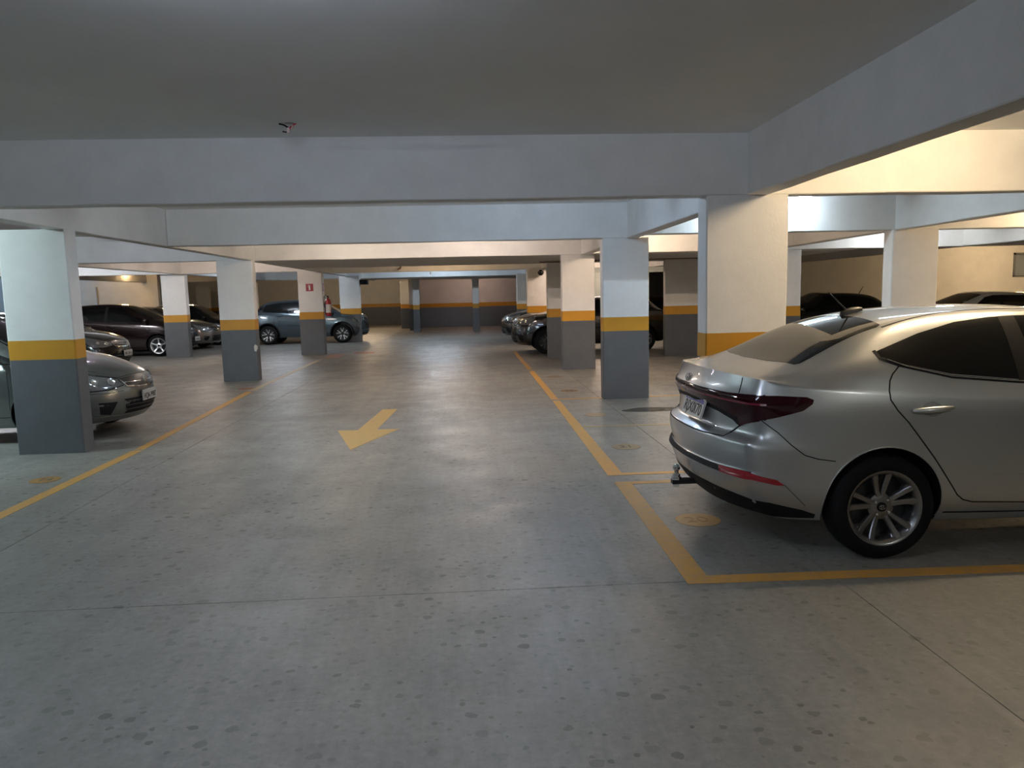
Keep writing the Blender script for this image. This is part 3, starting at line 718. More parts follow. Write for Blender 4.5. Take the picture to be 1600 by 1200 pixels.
H.strip('window_trim', 's', [(0.965, 1.222), (0.985, 1.178), (1.086, 1.140), (1.392, 1.066), (1.80, 1.026), (2.3, 1.004), (2.80, 0.985)], BLACK, width=0.02, off=0.004)
H.strip('chrome_trim', 's', [(1.02, 1.172), (1.12, 1.134), (1.392, 1.068), (1.80, 1.029), (2.3, 1.006), (2.80, 0.986)], CHROME, width=0.005, off=0.007)
H.strip('roof_gutter', 't', [(1.09, -0.555), (1.25, -0.53), (1.473, -0.492), (1.8, -0.475), (2.1, -0.468), (2.42, -0.49)], SEAM, width=0.010, off=0.001)
# lamps and rear details
H.patch('lamp_surround', 'wr', [('r', 0.0, 0.990), ('r', 0.3, 0.985), ('r', 0.55, 0.980), ('s', 0.30, 0.986), ('s', 0.30, 0.84), ('r', 0.60, 0.79), ('r', 0.56, 0.815), ('r', 0.43, 0.848), ('r', 0.22, 0.877), ('r', 0.0, 0.888)], BLACK, off=0.002)
H.patch('tail_lamp', 'wr', [('r', 0.0, 0.984), ('r', 0.3, 0.98), ('r', 0.55, 0.977), ('s', 0.362, 0.982), ('s', 0.52, 0.974), ('s', 0.558, 0.958), ('s', 0.55, 0.935), ('s', 0.497, 0.897), ('s', 0.35, 0.857), ('s', 0.278, 0.838), ('s', 0.215, 0.800), ('r', 0.615, 0.782), ('r', 0.60, 0.835), ('r', 0.43, 0.880), ('r', 0.22, 0.908), ('r', 0.0, 0.918)], LAMPRED, off=0.007, depth=0.014, step=0.035, label='dark red full-width tail lamp')
H.strip('lamp_light_guide', 'wr', [('r', 0.0, 0.955), ('r', 0.3, 0.948), ('r', 0.55, 0.94), ('s', 0.30, 0.93)], mat('lamp_guide_red', (0.16, 0.01, 0.03), 0.2, coat=0.5), width=0.012, off=0.0085)
H.strip('lid_gap', 'wr', [('r', 0.60, 1.075), ('r', 0.615, 0.985)], SEAM, width=0.006)
H.strip('lid_gap', 'wr', [('r', 0.0, 0.716), ('r', 0.35, 0.712), ('r', 0.56, 0.716), ('r', 0.62, 0.79)], SEAM, width=0.010, off=0.001)
H.strip('bumper_gap', 'wr', [('s', 0.278, 0.838), ('s', 0.36, 0.77), ('s', 0.43, 0.70), ('s', 0.505, 0.640)], SEAM, width=0.006)
H.strip('bumper_gap', 's', [(0.505, 0.640), (0.58, 0.617), (0.68, 0.602)], SEAM, width=0.006)
H.patch('bumper_groove', 'wr', [('r', 0.0, 0.536), ('r', 0.30, 0.536), ('r', 0.55, 0.532), ('s', 0.22, 0.535), ('s', 0.22, 0.497), ('r', 0.55, 0.500), ('r', 0.30, 0.508), ('r', 0.0, 0.510)], SEAM, off=0.006, depth=0.01, step=0.03)
H.patch('bumper_reflector', 'wr', [('r', 0.53, 0.528), ('s', 0.21, 0.530), ('s', 0.355, 0.493), ('s', 0.398, 0.462), ('s', 0.36, 0.462), ('s', 0.22, 0.492), ('r', 0.56, 0.500)], REDREF, off=0.010, step=0.03)
H.patch('rear_diffuser', 'wr', [('r', 0.0, 0.395), ('r', 0.35, 0.39), ('s', 0.17, 0.372), ('s', 0.33, 0.345), ('s', 0.52, 0.300), ('s', 0.60, 0.27), ('s', 0.60, 0.245), ('s', 0.3, 0.25), ('r', 0.5, 0.25), ('r', 0.0, 0.25)], BLACK, off=0.003, depth=0.006)
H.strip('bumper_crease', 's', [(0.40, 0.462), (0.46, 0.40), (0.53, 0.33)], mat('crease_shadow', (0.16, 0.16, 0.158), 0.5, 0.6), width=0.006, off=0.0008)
# doors
H.strip('door_gap', 's', [(1.086, 1.140), (1.03, 1.09), (1.008, 1.055), (0.995, 1.0), (0.999, 0.949), (1.04, 0.885), (1.102, 0.817), (1.262, 0.606), (1.37, 0.448), (1.42, 0.375), (1.46, 0.343), (1.523, 0.326), (1.842, 0.312), (1.93, 0.31)], SEAM, width=0.008, step=0.02)
H.strip('door_gap', 's', [(1.86, 1.02), (1.87, 0.7), (1.885, 0.5), (1.93, 0.33), (2.0, 0.305), (2.85, 0.30), (2.93, 0.36), (2.95, 0.60), (2.93, 0.985)], SEAM, width=0.007)
H.patch('door_sculpt', 's', [(1.377, 0.498), (1.55, 0.494), (1.83, 0.486), (2.8, 0.46), (2.8, 0.40), (1.86, 0.385), (1.6, 0.44)], SILVER, off=0.004, depth=0.006)
H.handle(1.245, 0.888, CHROME if False else SILVER); H.handle(2.18, 0.875, SILVER)
H.strip('sill_gap', 's', [(1.36, 0.262), (1.8, 0.25), (3.12, 0.24)], SEAM, width=0.012)
H.arch_lip(SILVER, w=0.010)
H.wheel_set('twin5', 0.218, ALLOY, cap='emblem')
H.mirrors(2.78, 1.00)
H.plate('r', -0.12, 0.842, 'RJX0I70', tilt=math.radians(17))
# emblems on the lid
def emblem_H(car, y, z, s=1.0):
    p, nn = car.hit('r', y, z); q = MB()
    X = Vector((0, -1, 0)); Zn = nn; Yv = Zn.cross(X).normalized(); P = lambda a, b: p+Zn*0.004+X*a*s+Yv*b*s
    q.tube([P(0.055*math.cos(t), 0.028*math.sin(t)) for t in [2*PI*i/28 for i in range(29)]], 0.0032, 6)
    q.tube([P(-0.026, -0.02), P(-0.012, 0.022)], 0.0042, 6); q.tube([P(0.012, -0.022), P(0.026, 0.02)], 0.0042, 6); q.tube([P(-0.019, -0.003), P(0.0, 0.003), P(0.019, 0.003)], 0.004, 6)
    q.build('emblem', CHROME, car.root, smooth=True)
emblem_H(H, -0.0, 1.02)
p, nn = H.hit('r', -0.40, 0.752)
q = MB(); q.tube([p+Vector((-0.004, -0.045*math.cos(t), 0.014*math.sin(t))) for t in [2*PI*i/20 for i in range(21)]], 0.0022, 6)
for k in range(4): q.box(p.x-0.006, p.y-0.028+k*0.015, p.z-0.006, p.x-0.003, p.y-0.020+k*0.015, p.z+0.006)
q.build('engine_badge', CHROME, H.root)
# roof antenna
p, nn = H.hit('t', 1.17, 0.0); q = MB()
V = []; F = []
for i in range(7):
    t = i/6; xx = p.x-0.055+0.15*t; ww = 0.024*math.sin(PI*(0.12+0.80*t))**0.8; hh = 0.026*math.sin(PI*min(1, 0.25+0.72*t))**0.8
    for j in range(7):
        a = PI*j/6; V.append((xx, ww*math.cos(a), p.z-0.02+(hh+0.02)*math.sin(a)+0.042*(t)))
for i in range(6):
    for j in range(6): F.append((i*7+j, i*7+j+1, i*7+8+j, i*7+7+j))
F += [tuple(range(6, -1, -1)), tuple(42+j for j in range(7))]
q.add(V, F); q.tube([(p.x-0.005, 0, p.z+0.02), (p.x-0.075, 0, p.z+0.085), (p.x-0.14, 0, p.z+0.15)], [0.0075, 0.006, 0.005], 8)
q.build('roof_antenna', mat('antenna_black', (0.02, 0.02, 0.02), 0.35), H.root, smooth=True, sharp=50)
# tow bar and ball under the bumper
q = MB(); DK = mat('tow_bar_black', (0.015, 0.015, 0.016), 0.35, 0.3)
q.box(0.10, -0.035, 0.30, 0.55, 0.035, 0.345, 0, 0.006); q.box(-0.045, -0.03, 0.285, 0.14, 0.03, 0.315, 0, 0.006); q.box(0.30, -0.4, 0.27, 0.36, 0.4, 0.33, 0, 0.006)
q.lathe([(0.001, 0.315), (0.036, 0.315), (0.036, 0.325), (0.026, 0.333), (0.026, 0.345), (0.021, 0.35), (0.014, 0.356), (0.014, 0.372), (0.019, 0.378), (0.024, 0.386), (0.0255, 0.397), (0.022, 0.41), (0.013, 0.419), (0.001, 0.421)], 24, 'z', (-0.012, 0, 0), 1, cap=False)
q.lathe([(0.001, 0.262), (0.022, 0.262), (0.024, 0.285)], 6, 'z', (-0.012, 0, 0), 1, cap=False)
q.build('tow_bar', [DK, CHROME], H.root, smooth=True, sharp=40)

# ------------------------------------------------------------------ generic hatch / saloon / crossover bodies
def gen_spec(L=4.2, W=1.70, Ht=1.52, R=0.31, ro=0.72, fo=0.83, nose=0.70, cowl=0.98, cx=1.05, wt=1.75, belt=(1.02, 0.93), zb=0.20, sedan=False, track=0.76, arch=None, rake=0.5):
    w2 = W/2
    if sedan:
        xs = [0.27, 0.45, 0.75, 1.0, 1.3, 1.6, 2.0]; 
        zc = [(0.27, 1.00), (0.45, 1.03), (0.75, 1.08), (1.0, 1.18), (1.3, Ht-0.10), (1.6, Ht-0.025), (2.0, Ht)]
        zr = [(0.27, 0.97), (0.45, 0.99), (0.75, 1.03), (1.0, 1.13), (1.3, Ht-0.14), (1.6, Ht-0.06), (2.0, Ht-0.04)]
    else:
        a = rake
        xs = [0.20, 0.30, 0.30+a*0.45, 0.30+a, 1.15, 1.6, 2.0]
        zc = [(0.20, 1.05), (0.30, 1.14), (0.30+a*0.45, Ht-0.13), (0.30+a, Ht-0.055), (1.15, Ht-0.02), (1.6, Ht), (2.0, Ht)]
        zr = [(0.20, 1.03), (0.30, 1.10), (0.30+a*0.45, Ht-0.19), (0.30+a, Ht-0.10), (1.15, Ht-0.06), (1.6, Ht-0.045), (2.0, Ht-0.045)]
    xs += [x for x in (L-wt, L-(wt*0.6+cx*0.4), L-cx, L-cx+0.3, L-cx+0.55, L-0.32)]
    zc += [(L-wt, Ht-0.035), (L-(wt*0.6+cx*0.4), cowl+(Ht-cowl)*0.60), (L-cx, cowl+0.03), (L-cx+0.35, cowl-0.02), (L-0.45, nose+0.14), (L-0.32, nose+0.08)]
    zr += [(L-wt, Ht-0.08), (L-(wt*0.6+cx*0.4), cowl+(Ht-cowl)*0.52), (L-cx, cowl-0.01), (L-cx+0.35, cowl-0.055), (L-0.45, nose+0.08), (L-0.32, nose+0.03)]
    wr = [(0.2, w2*0.70), (0.6, w2*0.68), (2.0, w2*0.66), (L-wt, w2*0.67), (L-cx, w2*0.76), (L-0.3, w2*0.66)]
    bz = [(0.2, belt[0]-0.02), (0.5, belt[0]), (L-cx-0.2, belt[1]), (L-cx+0.2, cowl-0.08), (L-0.45, nose+0.03), (L-0.32, nose)]
    zs = [(x, z-0.055) for x, z in bz]; zs[-1] = (L-0.32, nose-0.02)
    top = nose-0.02; tr = belt[0]-0.06
    return dict(L=L, R=R, tw=0.10, track=track, arch=arch or R+0.045, wheels=(ro, L-fo), sharp=42, Ht=Ht, belt=belt, cowl=cowl, cx=cx, wt=wt, w2=w2, nose=nose, sedan=sedan, zb0=zb, rake=rake,
        rear=[(0.12, zb+0.04), (0.04, zb+0.13), (0.0, zb+0.26), (0.02, zb+0.42), (0.06, zb+0.56), (0.09, tr)],
        front=[(L-0.12, zb), (L-0.03, zb+0.09), (L, zb+0.22), (L-0.015, zb+0.34), (L-0.04, (zb+0.34+top)/2+0.02), (L-0.13, top)],
        fmid=[0, 0.13, 0.38, 0.62, 0.84, 1.0], lw=[0.90, 0.965, 1.0, 0.998, 0.985, 0.96], xs=xs,
        w=[(0, w2*0.91), (0.25, w2*0.93), (0.5, w2*0.98), (0.9, w2), (L-1.0, w2), (L-0.55, w2*0.97), (L-0.3, w2*0.89)],
        zb=[(0, zb+0.04), (0.8, zb), (L, zb)], zs=zs, zbelt=bz, inset=[(0, 0.035)], zr=zr, wr=wr, zc=zc, rc=0.14 if not sedan else 0.2, fc=0.32, rp=2.6, fp=2.2,
        crease=dict(rear={2: 0.3}, side={5: 0.3}, front={5: 0.3, 2: 0.3}))
def dress(c, style='gen', wheels='star5', rim=0.20, rimm=None, cap='plain', plate=None, grille='bar', lampm=None, side=True, front=True, rearp=True, handlem=None, facem=None):
    sp = c.sp; L = sp['L']; Ht = sp['Ht']; b0, b1 = sp['belt']; cx, wt = sp['cx'], sp['wt']; w2 = sp['w2']; cw = sp['cowl']; n = sp['nose']; zb = sp['zb0']
    zt = lambda x: interp(sp['zr'], x)-0.055; zl = lambda x: interp(sp['zbelt'], x)+0.022
    xa = L-(wt*0.52+cx*0.48); xb = (sp['wheels'][0]+0.25); xm = (xa+xb)/2+0.02
    if side:
        x0 = 1.28 if sp['sedan'] else 0.62
        if sp['sedan']: P1 = [(x0-0.2, zl(1.0)+0.04), (x0, zl(x0)), (xm-0.04, zl(xm)), (xm-0.04, zt(xm)), (1.75, zt(1.75)), (1.4, zt(1.4)-0.02)]
        else: P1 = [(x0-0.12, zl(0.6)+0.10), (x0+0.05, zl(x0)), (xm-0.04, zl(xm)), (xm-0.04, zt(xm)), (1.2, zt(1.2)), (x0+0.12, zt(x0+0.15)-0.03)]
        c.patch('rear_side_window', 's', P1, GLASS, off=0.002, step=0.07)
        c.patch('door_pillar', 's', [(xm-0.04, zl(xm)), (xm+0.04, zl(xm)), (xm+0.04, zt(xm)), (xm-0.04, zt(xm))], BLACK, off=0.003, step=0.09)
        xe = L-cx-0.12
        c.patch('front_side_window', 's', [(xm+0.04, zl(xm)), (xe, zl(xe)), (xe-0.03, zl(xe)+0.05), (xa-0.1, zt(xa-0.1)-0.10), (L-wt, zt(L-wt)-0.005), (L-wt-0.2, zt(L-wt-0.2)), (xm+0.04, zt(xm))], GLASS, off=0.002, step=0.07)
        c.strip('window_trim', 's', [(x0-0.1, zl(x0)+0.0), (xm, zl(xm)-0.012), (xe, zl(xe)-0.012)], BLACK, width=0.018, off=0.003, step=0.1)
        for gx_ in (xm, xe-0.02): c.strip('door_gap', 's', [(gx_, interp(sp['zbelt'], gx_)), (gx_+0.02, 0.6), (gx_+0.01, zb+0.14)], SEAM, width=0.007, step=0.08)
        c.strip('door_gap', 's', [(xb+0.05, interp(sp['zbelt'], xb)), (xb-0.02, 0.78), (xb+0.12, 0.55), (xb+0.22, zb+0.14), (xe, zb+0.13)], SEAM, width=0.007, step=0.08)
        c.handle(xb+0.20, b0-0.14, handlem or c.paint, cup=False); c.handle(xm+0.22, b1-0.10, handlem or c.paint, cup=False)
        c.mirrors(L-cx-0.22, interp(sp['zbelt'], L-cx-0.2)+0.015)
    c.patch('windscreen', 't', [(L-wt+0.02, 0.0), (L-wt+0.03, -w2*0.60), (L-(wt+cx)/2, -w2*0.665), (L-cx-0.10, -w2*0.715), (L-cx-0.03, -w2*0.5), (L-cx+0.01, 0.0), (L-cx-0.03, w2*0.5), (L-cx-0.10, w2*0.715), (L-(wt+cx)/2, w2*0.665), (L-wt+0.03, w2*0.60)], GLASS, off=0.002, mirror=False, step=0.08)
    if sp['sedan']:
        c.patch('rear_window', 't', [(0.78, -0.5), (0.76, 0.0), (0.78, 0.5), (1.32, 0.46), (1.35, 0), (1.32, -0.46)], GLASS, off=0.002, mirror=False, step=0.08)
    else:
        c.patch('rear_window', 'r', [(-w2*0.64, b0+0.10), (w2*0.64, b0+0.10), (w2*0.58, Ht-0.20), (-w2*0.58, Ht-0.20)], GLASS, off=0.002, mirror=False, step=0.09)
    c.strip('bonnet_gap', 't', [(L-cx+0.06, -w2*0.80), (L-0.75, -w2*0.82), (L-0.5, -w2*0.76), (L-0.36, -w2*0.62)], SEAM, width=0.007, step=0.08)
    lm = lampm or LAMPCLR
    zl0, zl1 = n-0.13, n+0.0
    def reflectors(ya, za, yb, zb_, r):
        for (yy, zz, rr) in ((ya, za, r), (yb, zb_, r*0.8)):
            for sg in (-1, 1):
                p, nn = c.hit('f', sg*yy, zz); q = MB(); u = nn.cross(Vector((0, 0, 1))).normalized(); v = u.cross(nn).normalized(); V = [p+nn*0.011]
                for k, (ra, dd) in enumerate(((0.35, 0.011), (0.7, 0.013), (1.0, 0.017))): V += [p+nn*dd+(u*math.cos(2*PI*i/16)+v*math.sin(2*PI*i/16))*rr*ra for i in range(16)]
                F = [(0, 1+i, 1+(i+1) % 16) for i in range(16)]+[(1+16*k+i, 17+16*k+i, 17+16*k+(i+1) % 16, 1+16*k+(i+1) % 16) for k in range(2) for i in range(16)]
                q.add(V, F); q.build('lamp_reflector', LAMPREF, c.root, loc=(c.off, 0, 0), smooth=True)
    if grille == 'suv':
        reflectors(w2*0.70, n-0.035, w2*0.80, n-0.01, 0.038)
        c.patch('head_lamp', 'wf', [('f', w2*0.60, zl0+0.10), ('s', L-0.42, zl1+0.05), ('s', L-0.56, zl1+0.09), ('s', L-0.52, zl1+0.02), ('s', L-0.36, zl0+0.02), ('f', w2*0.68, zl0+0.0)], lm, off=0.004, step=0.06)
        c.patch('grille', 'f', [(-w2*0.55, n-0.07), (w2*0.55, n-0.07), (w2*0.50, n-0.20), (w2*0.28, n-0.38), (-w2*0.28, n-0.38), (-w2*0.50, n-0.20)], BLACK, off=0.003, mirror=False, step=0.08)
        c.strip('grille_bar', 'f', [(-w2*0.50, n-0.09), (-w2*0.26, n-0.36), (w2*0.26, n-0.36), (w2*0.50, n-0.09)], CHROME, width=0.025, off=0.008, mirror=False)
        c.patch('fog_pocket', 'wf', [('f', w2*0.74, zb+0.30), ('f', w2*0.82, zb+0.33), ('f', w2*0.80, zb+0.16), ('f', w2*0.70, zb+0.16)], BLACK, off=0.003, step=0.06)
        c.patch('lower_intake', 'f', [(-w2*0.6, zb+0.17), (w2*0.6, zb+0.17), (w2*0.68, zb+0.05), (-w2*0.68, zb+0.05)], BLACK, off=0.003, mirror=False, step=0.08)
    else:
        HL = [('f', w2*0.50, zl0+0.00), ('f', w2*0.53, zl1-0.06), ('f', w2*0.72, zl1-0.01), ('s', L-0.46, zl1+0.03), ('s', L-0.66, zl1+0.085), ('s', L-0.60, zl1-0.01), ('s', L-0.42, zl0-0.035), ('f', w2*0.70, zl0-0.035)]
        c.patch('lamp_bezel', 'wf', [('f', w2*0.485, zl0-0.012), ('f', w2*0.515, zl1-0.045), ('f', w2*0.72, zl1+0.003), ('s', L-0.46, zl1+0.043), ('s', L-0.69, zl1+0.102), ('s', L-0.615, zl1-0.018), ('s', L-0.42, zl0-0.048), ('f', w2*0.70, zl0-0.048)], BLACK, off=0.0045, step=0.04)
        c.patch('head_lamp', 'wf', HL, lm, off=0.009, depth=0.016, step=0.04)
        reflectors(w2*0.63, n-0.085, w2*0.80, n-0.075, 0.046)
        c.patch('grille', 'wf', [('f', 0.0, n-0.035), ('f', w2*0.30, n-0.04), ('f', w2*0.49, n-0.055), ('f', w2*0.45, n-0.15), ('f', w2*0.2, n-0.175), ('f', 0.0, n-0.18)], mat('grille_dark', (0.012, 0.011, 0.011), 0.4, 0.2), off=0.004, step=0.05)
        c.strip('grille_bar', 'f', [(-w2*0.50, n-0.07), (-w2*0.44, n-0.15), (-w2*0.2, n-0.172), (0, n-0.176), (w2*0.2, n-0.172), (w2*0.44, n-0.15), (w2*0.50, n-0.07)], CHROME, width=0.016, off=0.008, mirror=False)
        c.strip('grille_bar', 'f', [(-w2*0.46, n-0.105), (0, n-0.115), (w2*0.46, n-0.105)], CHROME, width=0.008, off=0.008, mirror=False)
        c.patch('lower_intake', 'f', [(-w2*0.52, zb+0.26), (w2*0.52, zb+0.26), (w2*0.46, zb+0.08), (-w2*0.46, zb+0.08)], BLACK, off=0.003, mirror=False, step=0.07)
        c.patch('fog_pocket', 'wf', [('f', w2*0.62, zb+0.24), ('f', w2*0.84, zb+0.25), ('f', w2*0.79, zb+0.11), ('f', w2*0.66, zb+0.09)], BLACK, off=0.003, step=0.06)
    q = MB()
    p, nn = c.hit('f', 0.0, n-0.105); q.lathe([(0.001, 0.012), (0.040, 0.012), (0.046, 0.004), (0.046, -0.01)], 20, 'x', (p.x, 0, p.z), cap=False); q.build('emblem', CHROME, c.root, smooth=True)
    if rearp:
        c.patch('tail_lamp', 'wr', [('r', w2*0.62, b0-0.20), ('r', w2*0.60, b0-0.06), ('s', 0.26, b0-0.04), ('s', 0.30, b0-0.13), ('s', 0.22, b0-0.22)], LAMPRED, off=0.004, step=0.07)
    if grille != 'suv':
        for kz in (0.13, 0.18, 0.225): c.strip('intake_slat', 'f', [(-w2*0.48, zb+kz), (0, zb+kz-0.004), (w2*0.48, zb+kz)], mat('slat_dark_grey', (0.03, 0.03, 0.032), 0.4), width=0.012, off=0.012, mirror=False)
        c.strip('bumper_lip', 'wf', [('f', 0.0, zb+0.06), ('f', w2*0.5, zb+0.062), ('f', w2*0.8, zb+0.075), ('s', L-0.44, zb+0.10)], c.paint, width=0.02, off=0.012)
        c.strip('bumper_line', 'wf', [('f', w2*0.50, n-0.20), ('f', w2*0.7, n-0.21), ('s', L-0.46, n-0.19)], SEAM, width=0.006)
        c.strip('bonnet_edge', 'wf', [('f', 0.0, n-0.022), ('f', w2*0.3, n-0.026), ('f', w2*0.5, n-0.045), ('f', w2*0.70, n+0.005)], SEAM, width=0.008)
    if plate: c.plate('f', 0.0, zb+0.27, plate, 'old')
    c.arch_lip(BLACK if grille == 'suv' else c.paint, w=0.014 if grille != 'suv' else 0.05)
    c.wheel_set(wheels, rim, rimm or ALLOYL, cap=cap, mface=facem)
# positions: nose X = loc.x + L when heading +X; nose X = loc.x - L when heading is reversed
def place(name, label, cat, spec, paint, nose_x, y, rev=False, **kw):
    L = spec['L']; c = Car(name, label, cat, spec, paint, (nose_x-L if not rev else nose_x+L, y, 0), PI if rev else 0.0, sub=kw.pop('sub', 2)); dress(c, **kw); return c
GREEN_GREY = car_paint('green_grey_car_paint', (0.15, 0.16, 0.155), 0.75, 0.28)
BLACKRED = car_paint('dark_maroon_car_paint', (0.016, 0.006, 0.006), 0.5, 0.22)
BLACKP = car_paint('black_car_paint', (0.008, 0.008, 0.009), 0.3, 0.22)
BRONZE = car_paint('bronze_grey_car_paint', (0.22, 0.20, 0.185), 0.8, 0.28)
TEAL = car_paint('blue_grey_car_paint', (0.055, 0.078, 0.095), 0.6, 0.25)
NAVY = car_paint('dark_navy_car_paint', (0.012, 0.018, 0.028), 0.5, 0.25)
LSILV = car_paint('pale_silver_car_paint', (0.60, 0.60, 0.58), 0.7, 0.3)
tiida = place('hatchback', 'grey green hatchback with its nose poking out behind the nearest left column', 'car', gen_spec(4.20, 1.70, 1.52, nose=0.76, cowl=1.0, cx=1.08, wt=1.85, fo=0.86), GREEN_GREY, -4.02, 9.66, wheels='star5', plate='HQA-9987', sub=3)
van = place('minivan', 'dark maroon minivan with silver five spoke wheels, between the two left columns', 'car', gen_spec(4.25, 1.74, 1.60, R=0.32, nose=0.84, cowl=1.06, cx=0.98, wt=1.95, belt=(1.10, 1.0), fo=0.86), BLACKRED, -8.35, 23.9, wheels='star5', rim=0.225, plate='KLM-4021')
car4 = place('small_black_car', 'small black car whose nose shows between the hatchback and the minivan', 'car', gen_spec(4.0, 1.68, 1.48, nose=0.80, cowl=1.0), BLACKP, -7.85, 17.9, wheels='star5', plate='IPR-3816', grille='bar')
lancer = place('bronze_sedan', 'bronze grey sedan facing the lane between the second and third left columns', 'car', gen_spec(4.5, 1.76, 1.49, nose=0.78, cowl=1.0, cx=1.2, wt=2.0, sedan=True), BRONZE, -8.5, 26.5, wheels='star5')
dark1 = place('dark_hatchback', 'dark hatchback roof seen directly behind the bronze grey sedan', 'car', gen_spec(4.0, 1.70, 1.52, nose=0.78), BLACKP, -8.3, 29.0)
kicks = place('crossover', 'blue grey crossover parked behind the column with the extinguisher sign', 'car', gen_spec(4.30, 1.76, 1.60, R=0.34, ro=0.80, fo=0.87, nose=0.96, cowl=1.10, cx=1.02, wt=1.75, belt=(1.16, 1.02), zb=0.24, arch=0.41, rake=0.5), TEAL, -3.62, 28.35, wheels='y10', rim=0.235, rimm=ALLOYD, facem=ALLOYL, grille='suv')
suvr = place('black_crossover', 'black crossover on the right with bright headlamps and its nose at the lane line', 'car', gen_spec(4.30, 1.78, 1.52, R=0.34, ro=0.8, fo=0.9, nose=0.95, cowl=1.08, cx=1.05, wt=1.8, belt=(1.14, 1.02), zb=0.24, arch=0.41), BLACKP, 1.22, 20.75, rev=True, wheels='y10', rim=0.22, rimm=ALLOYD, facem=ALLOY, grille='bar')
car8 = place('navy_hatchback', 'dark navy car just beyond the black crossover at the right of the lane', 'car', gen_spec(4.0, 1.70, 1.50, nose=0.84, cowl=1.03), NAVY, 1.2, 26.4, rev=True)
hat = place('black_hatchback', 'black hatchback with a roof antenna seen over the trunk of the silver sedan', 'car', gen_spec(3.9, 1.70, 1.47, nose=0.78, cowl=0.98, belt=(1.0, 0.93), wt=1.9, cx=0.95), BLACKP, 7.75, 20.4, rev=True)
p, nn = hat.hit('t', 0.75, 0.0); q = MB(); q.tube([(p.x+0.04, 0, p.z), (p.x, 0, p.z+0.02), (p.x-0.11, 0, p.z+0.20)], [0.02, 0.012, 0.006], 8); q.build('roof_antenna', BLACK, hat.root)
whi = place('pale_silver_hatchback', 'pale silver hatchback whose roof shows above the silver sedan at the right edge', 'car', gen_spec(4.1, 1.70, 1.43, nose=0.76, wt=1.95, cx=1.0, belt=(1.0, 0.95)), LSILV, 10.1, 17.5, rev=True)
far1 = place('pale_far_car', 'pale car far behind the dark hatchback on the left', 'car', gen_spec(4.1, 1.70, 1.66, nose=0.85, wt=1.9), LSILV, -11.4, 36.5, side=False)

# ------------------------------------------------------------------ floor markings
def ground(name, label, cat, polys, m, group=None, z=0.0022, parent=None):
    q = MB()
    for P in polys:
        if sum(P[i][0]*P[(i+1) % len(P)][1]-P[(i+1) % len(P)][0]*P[i][1] for i in range(len(P))) < 0: P = P[::-1]
        q.prism(P, 0.0, z)
    o = q.build(name, m, parent)
    if not parent: tag(o, label, cat, group)
    return o
def rect(x0, y0, x1, y1): return [(x0, y0), (x1, y0), (x1, y1), (x0, y1)]
ground('bay_line', 'orange L-shaped bay line around the silver sedan', 'floor marking', [[(1.17, 3.90), (1.31, 4.01), (1.345, 6.17), (1.21, 6.17)], [(1.17, 3.90), (5.6, 3.80), (5.6, 3.90), (1.31, 4.01)], rect(1.345, 6.08, 5.6, 6.17)], LINE, 'painted bay lines')
ground('bay_line', 'orange lane-edge line running from the sedan back past the right columns', 'floor marking', [[(1.20, 6.40), (1.34, 6.40), (1.36, 11.1), (1.25, 11.1)], rect(1.34, 6.40, 5.6, 6.48)], LINE, 'painted bay lines')
ground('bay_line', 'faint orange line across the bay behind the silver sedan', 'floor marking', [rect(1.36, 8.80, 5.6, 8.88)], paint_mark('faint_line_paint', (0.32, 0.23, 0.11), 0.8), 'painted bay lines')
ground('bay_line', 'orange lane-edge line beside the bluish and pinkish right columns', 'floor marking', [[(1.25, 11.25), (1.36, 11.25), (1.38, 15.6), (1.27, 15.6)], [(1.27, 15.9), (1.37, 15.9), (1.37, 21.0), (1.28, 21.0)], rect(1.36, 11.25, 5.6, 11.32)], LINE, 'painted bay lines')
ground('bay_line', 'orange line along the left side of the lane, near part', 'floor marking', [[(-3.68, 1.5), (-3.56, 1.5), (-3.57, 8.3), (-3.68, 8.3)]], LINE, 'painted bay lines')
ground('bay_line', 'orange line along the left side of the lane, from the first column to the second', 'floor marking', [[(-3.68, 8.36), (-3.58, 8.36), (-3.80, 13.4), (-3.92, 13.4)]], LINE, 'painted bay lines')
ground('bay_line', 'worn pale line along the left side of the lane by the second column', 'floor marking', [[(-3.92, 13.6), (-3.80, 13.6), (-3.85, 20.0), (-3.97, 20.0)]], paint_mark('worn_line_paint', (0.42, 0.33, 0.2), 0.7), 'painted bay lines')
ground('direction_arrow', 'orange arrow painted on the lane pointing towards the viewer', 'floor marking', [[(-1.27, 7.93), (-0.86, 9.13), (-1.13, 9.13), (-1.03, 10.78), (-1.24, 10.78), (-1.36, 9.13), (-1.60, 9.13)]], ARROWP, z=0.0025)
def disc(x, y, r, label, txt, dm=None):
    o = ground('bay_number_disc', label, 'floor marking', [[(x+r*math.cos(2*PI*i/36), y+r*math.sin(2*PI*i/36)) for i in range(36)]], dm or DISCP, 'painted bay number discs')
    if txt: text_mesh(txt, r*1.0, mat('faded_number_paint', (0.10, 0.08, 0.05), 0.6), 'bay_number', o, Matrix.Translation((x, y, 0.003)))
    return o
disc(1.58, 5.04, 0.155, 'orange disc half in the shadow beside the tow ball', '')
text_mesh('20', 0.17, mat('worn_number_orange', (0.44, 0.24, 0.07), 0.6), 'bay_number', bpy.data.objects['bay_number_disc'], Matrix.Translation((1.57, 5.04, 0.003)))
disc(1.62, 7.61, 0.15, 'faded disc with dark numerals left of the sedan bumper', '21', mat('faded_disc', (0.25, 0.185, 0.10), 0.6, var=0.1, vscale=12))
disc(1.66, 9.72, 0.15, 'very faded orange disc just in front of the bluish right column', '', mat('faded_disc_2', (0.27, 0.20, 0.125), 0.6, var=0.1, vscale=12))
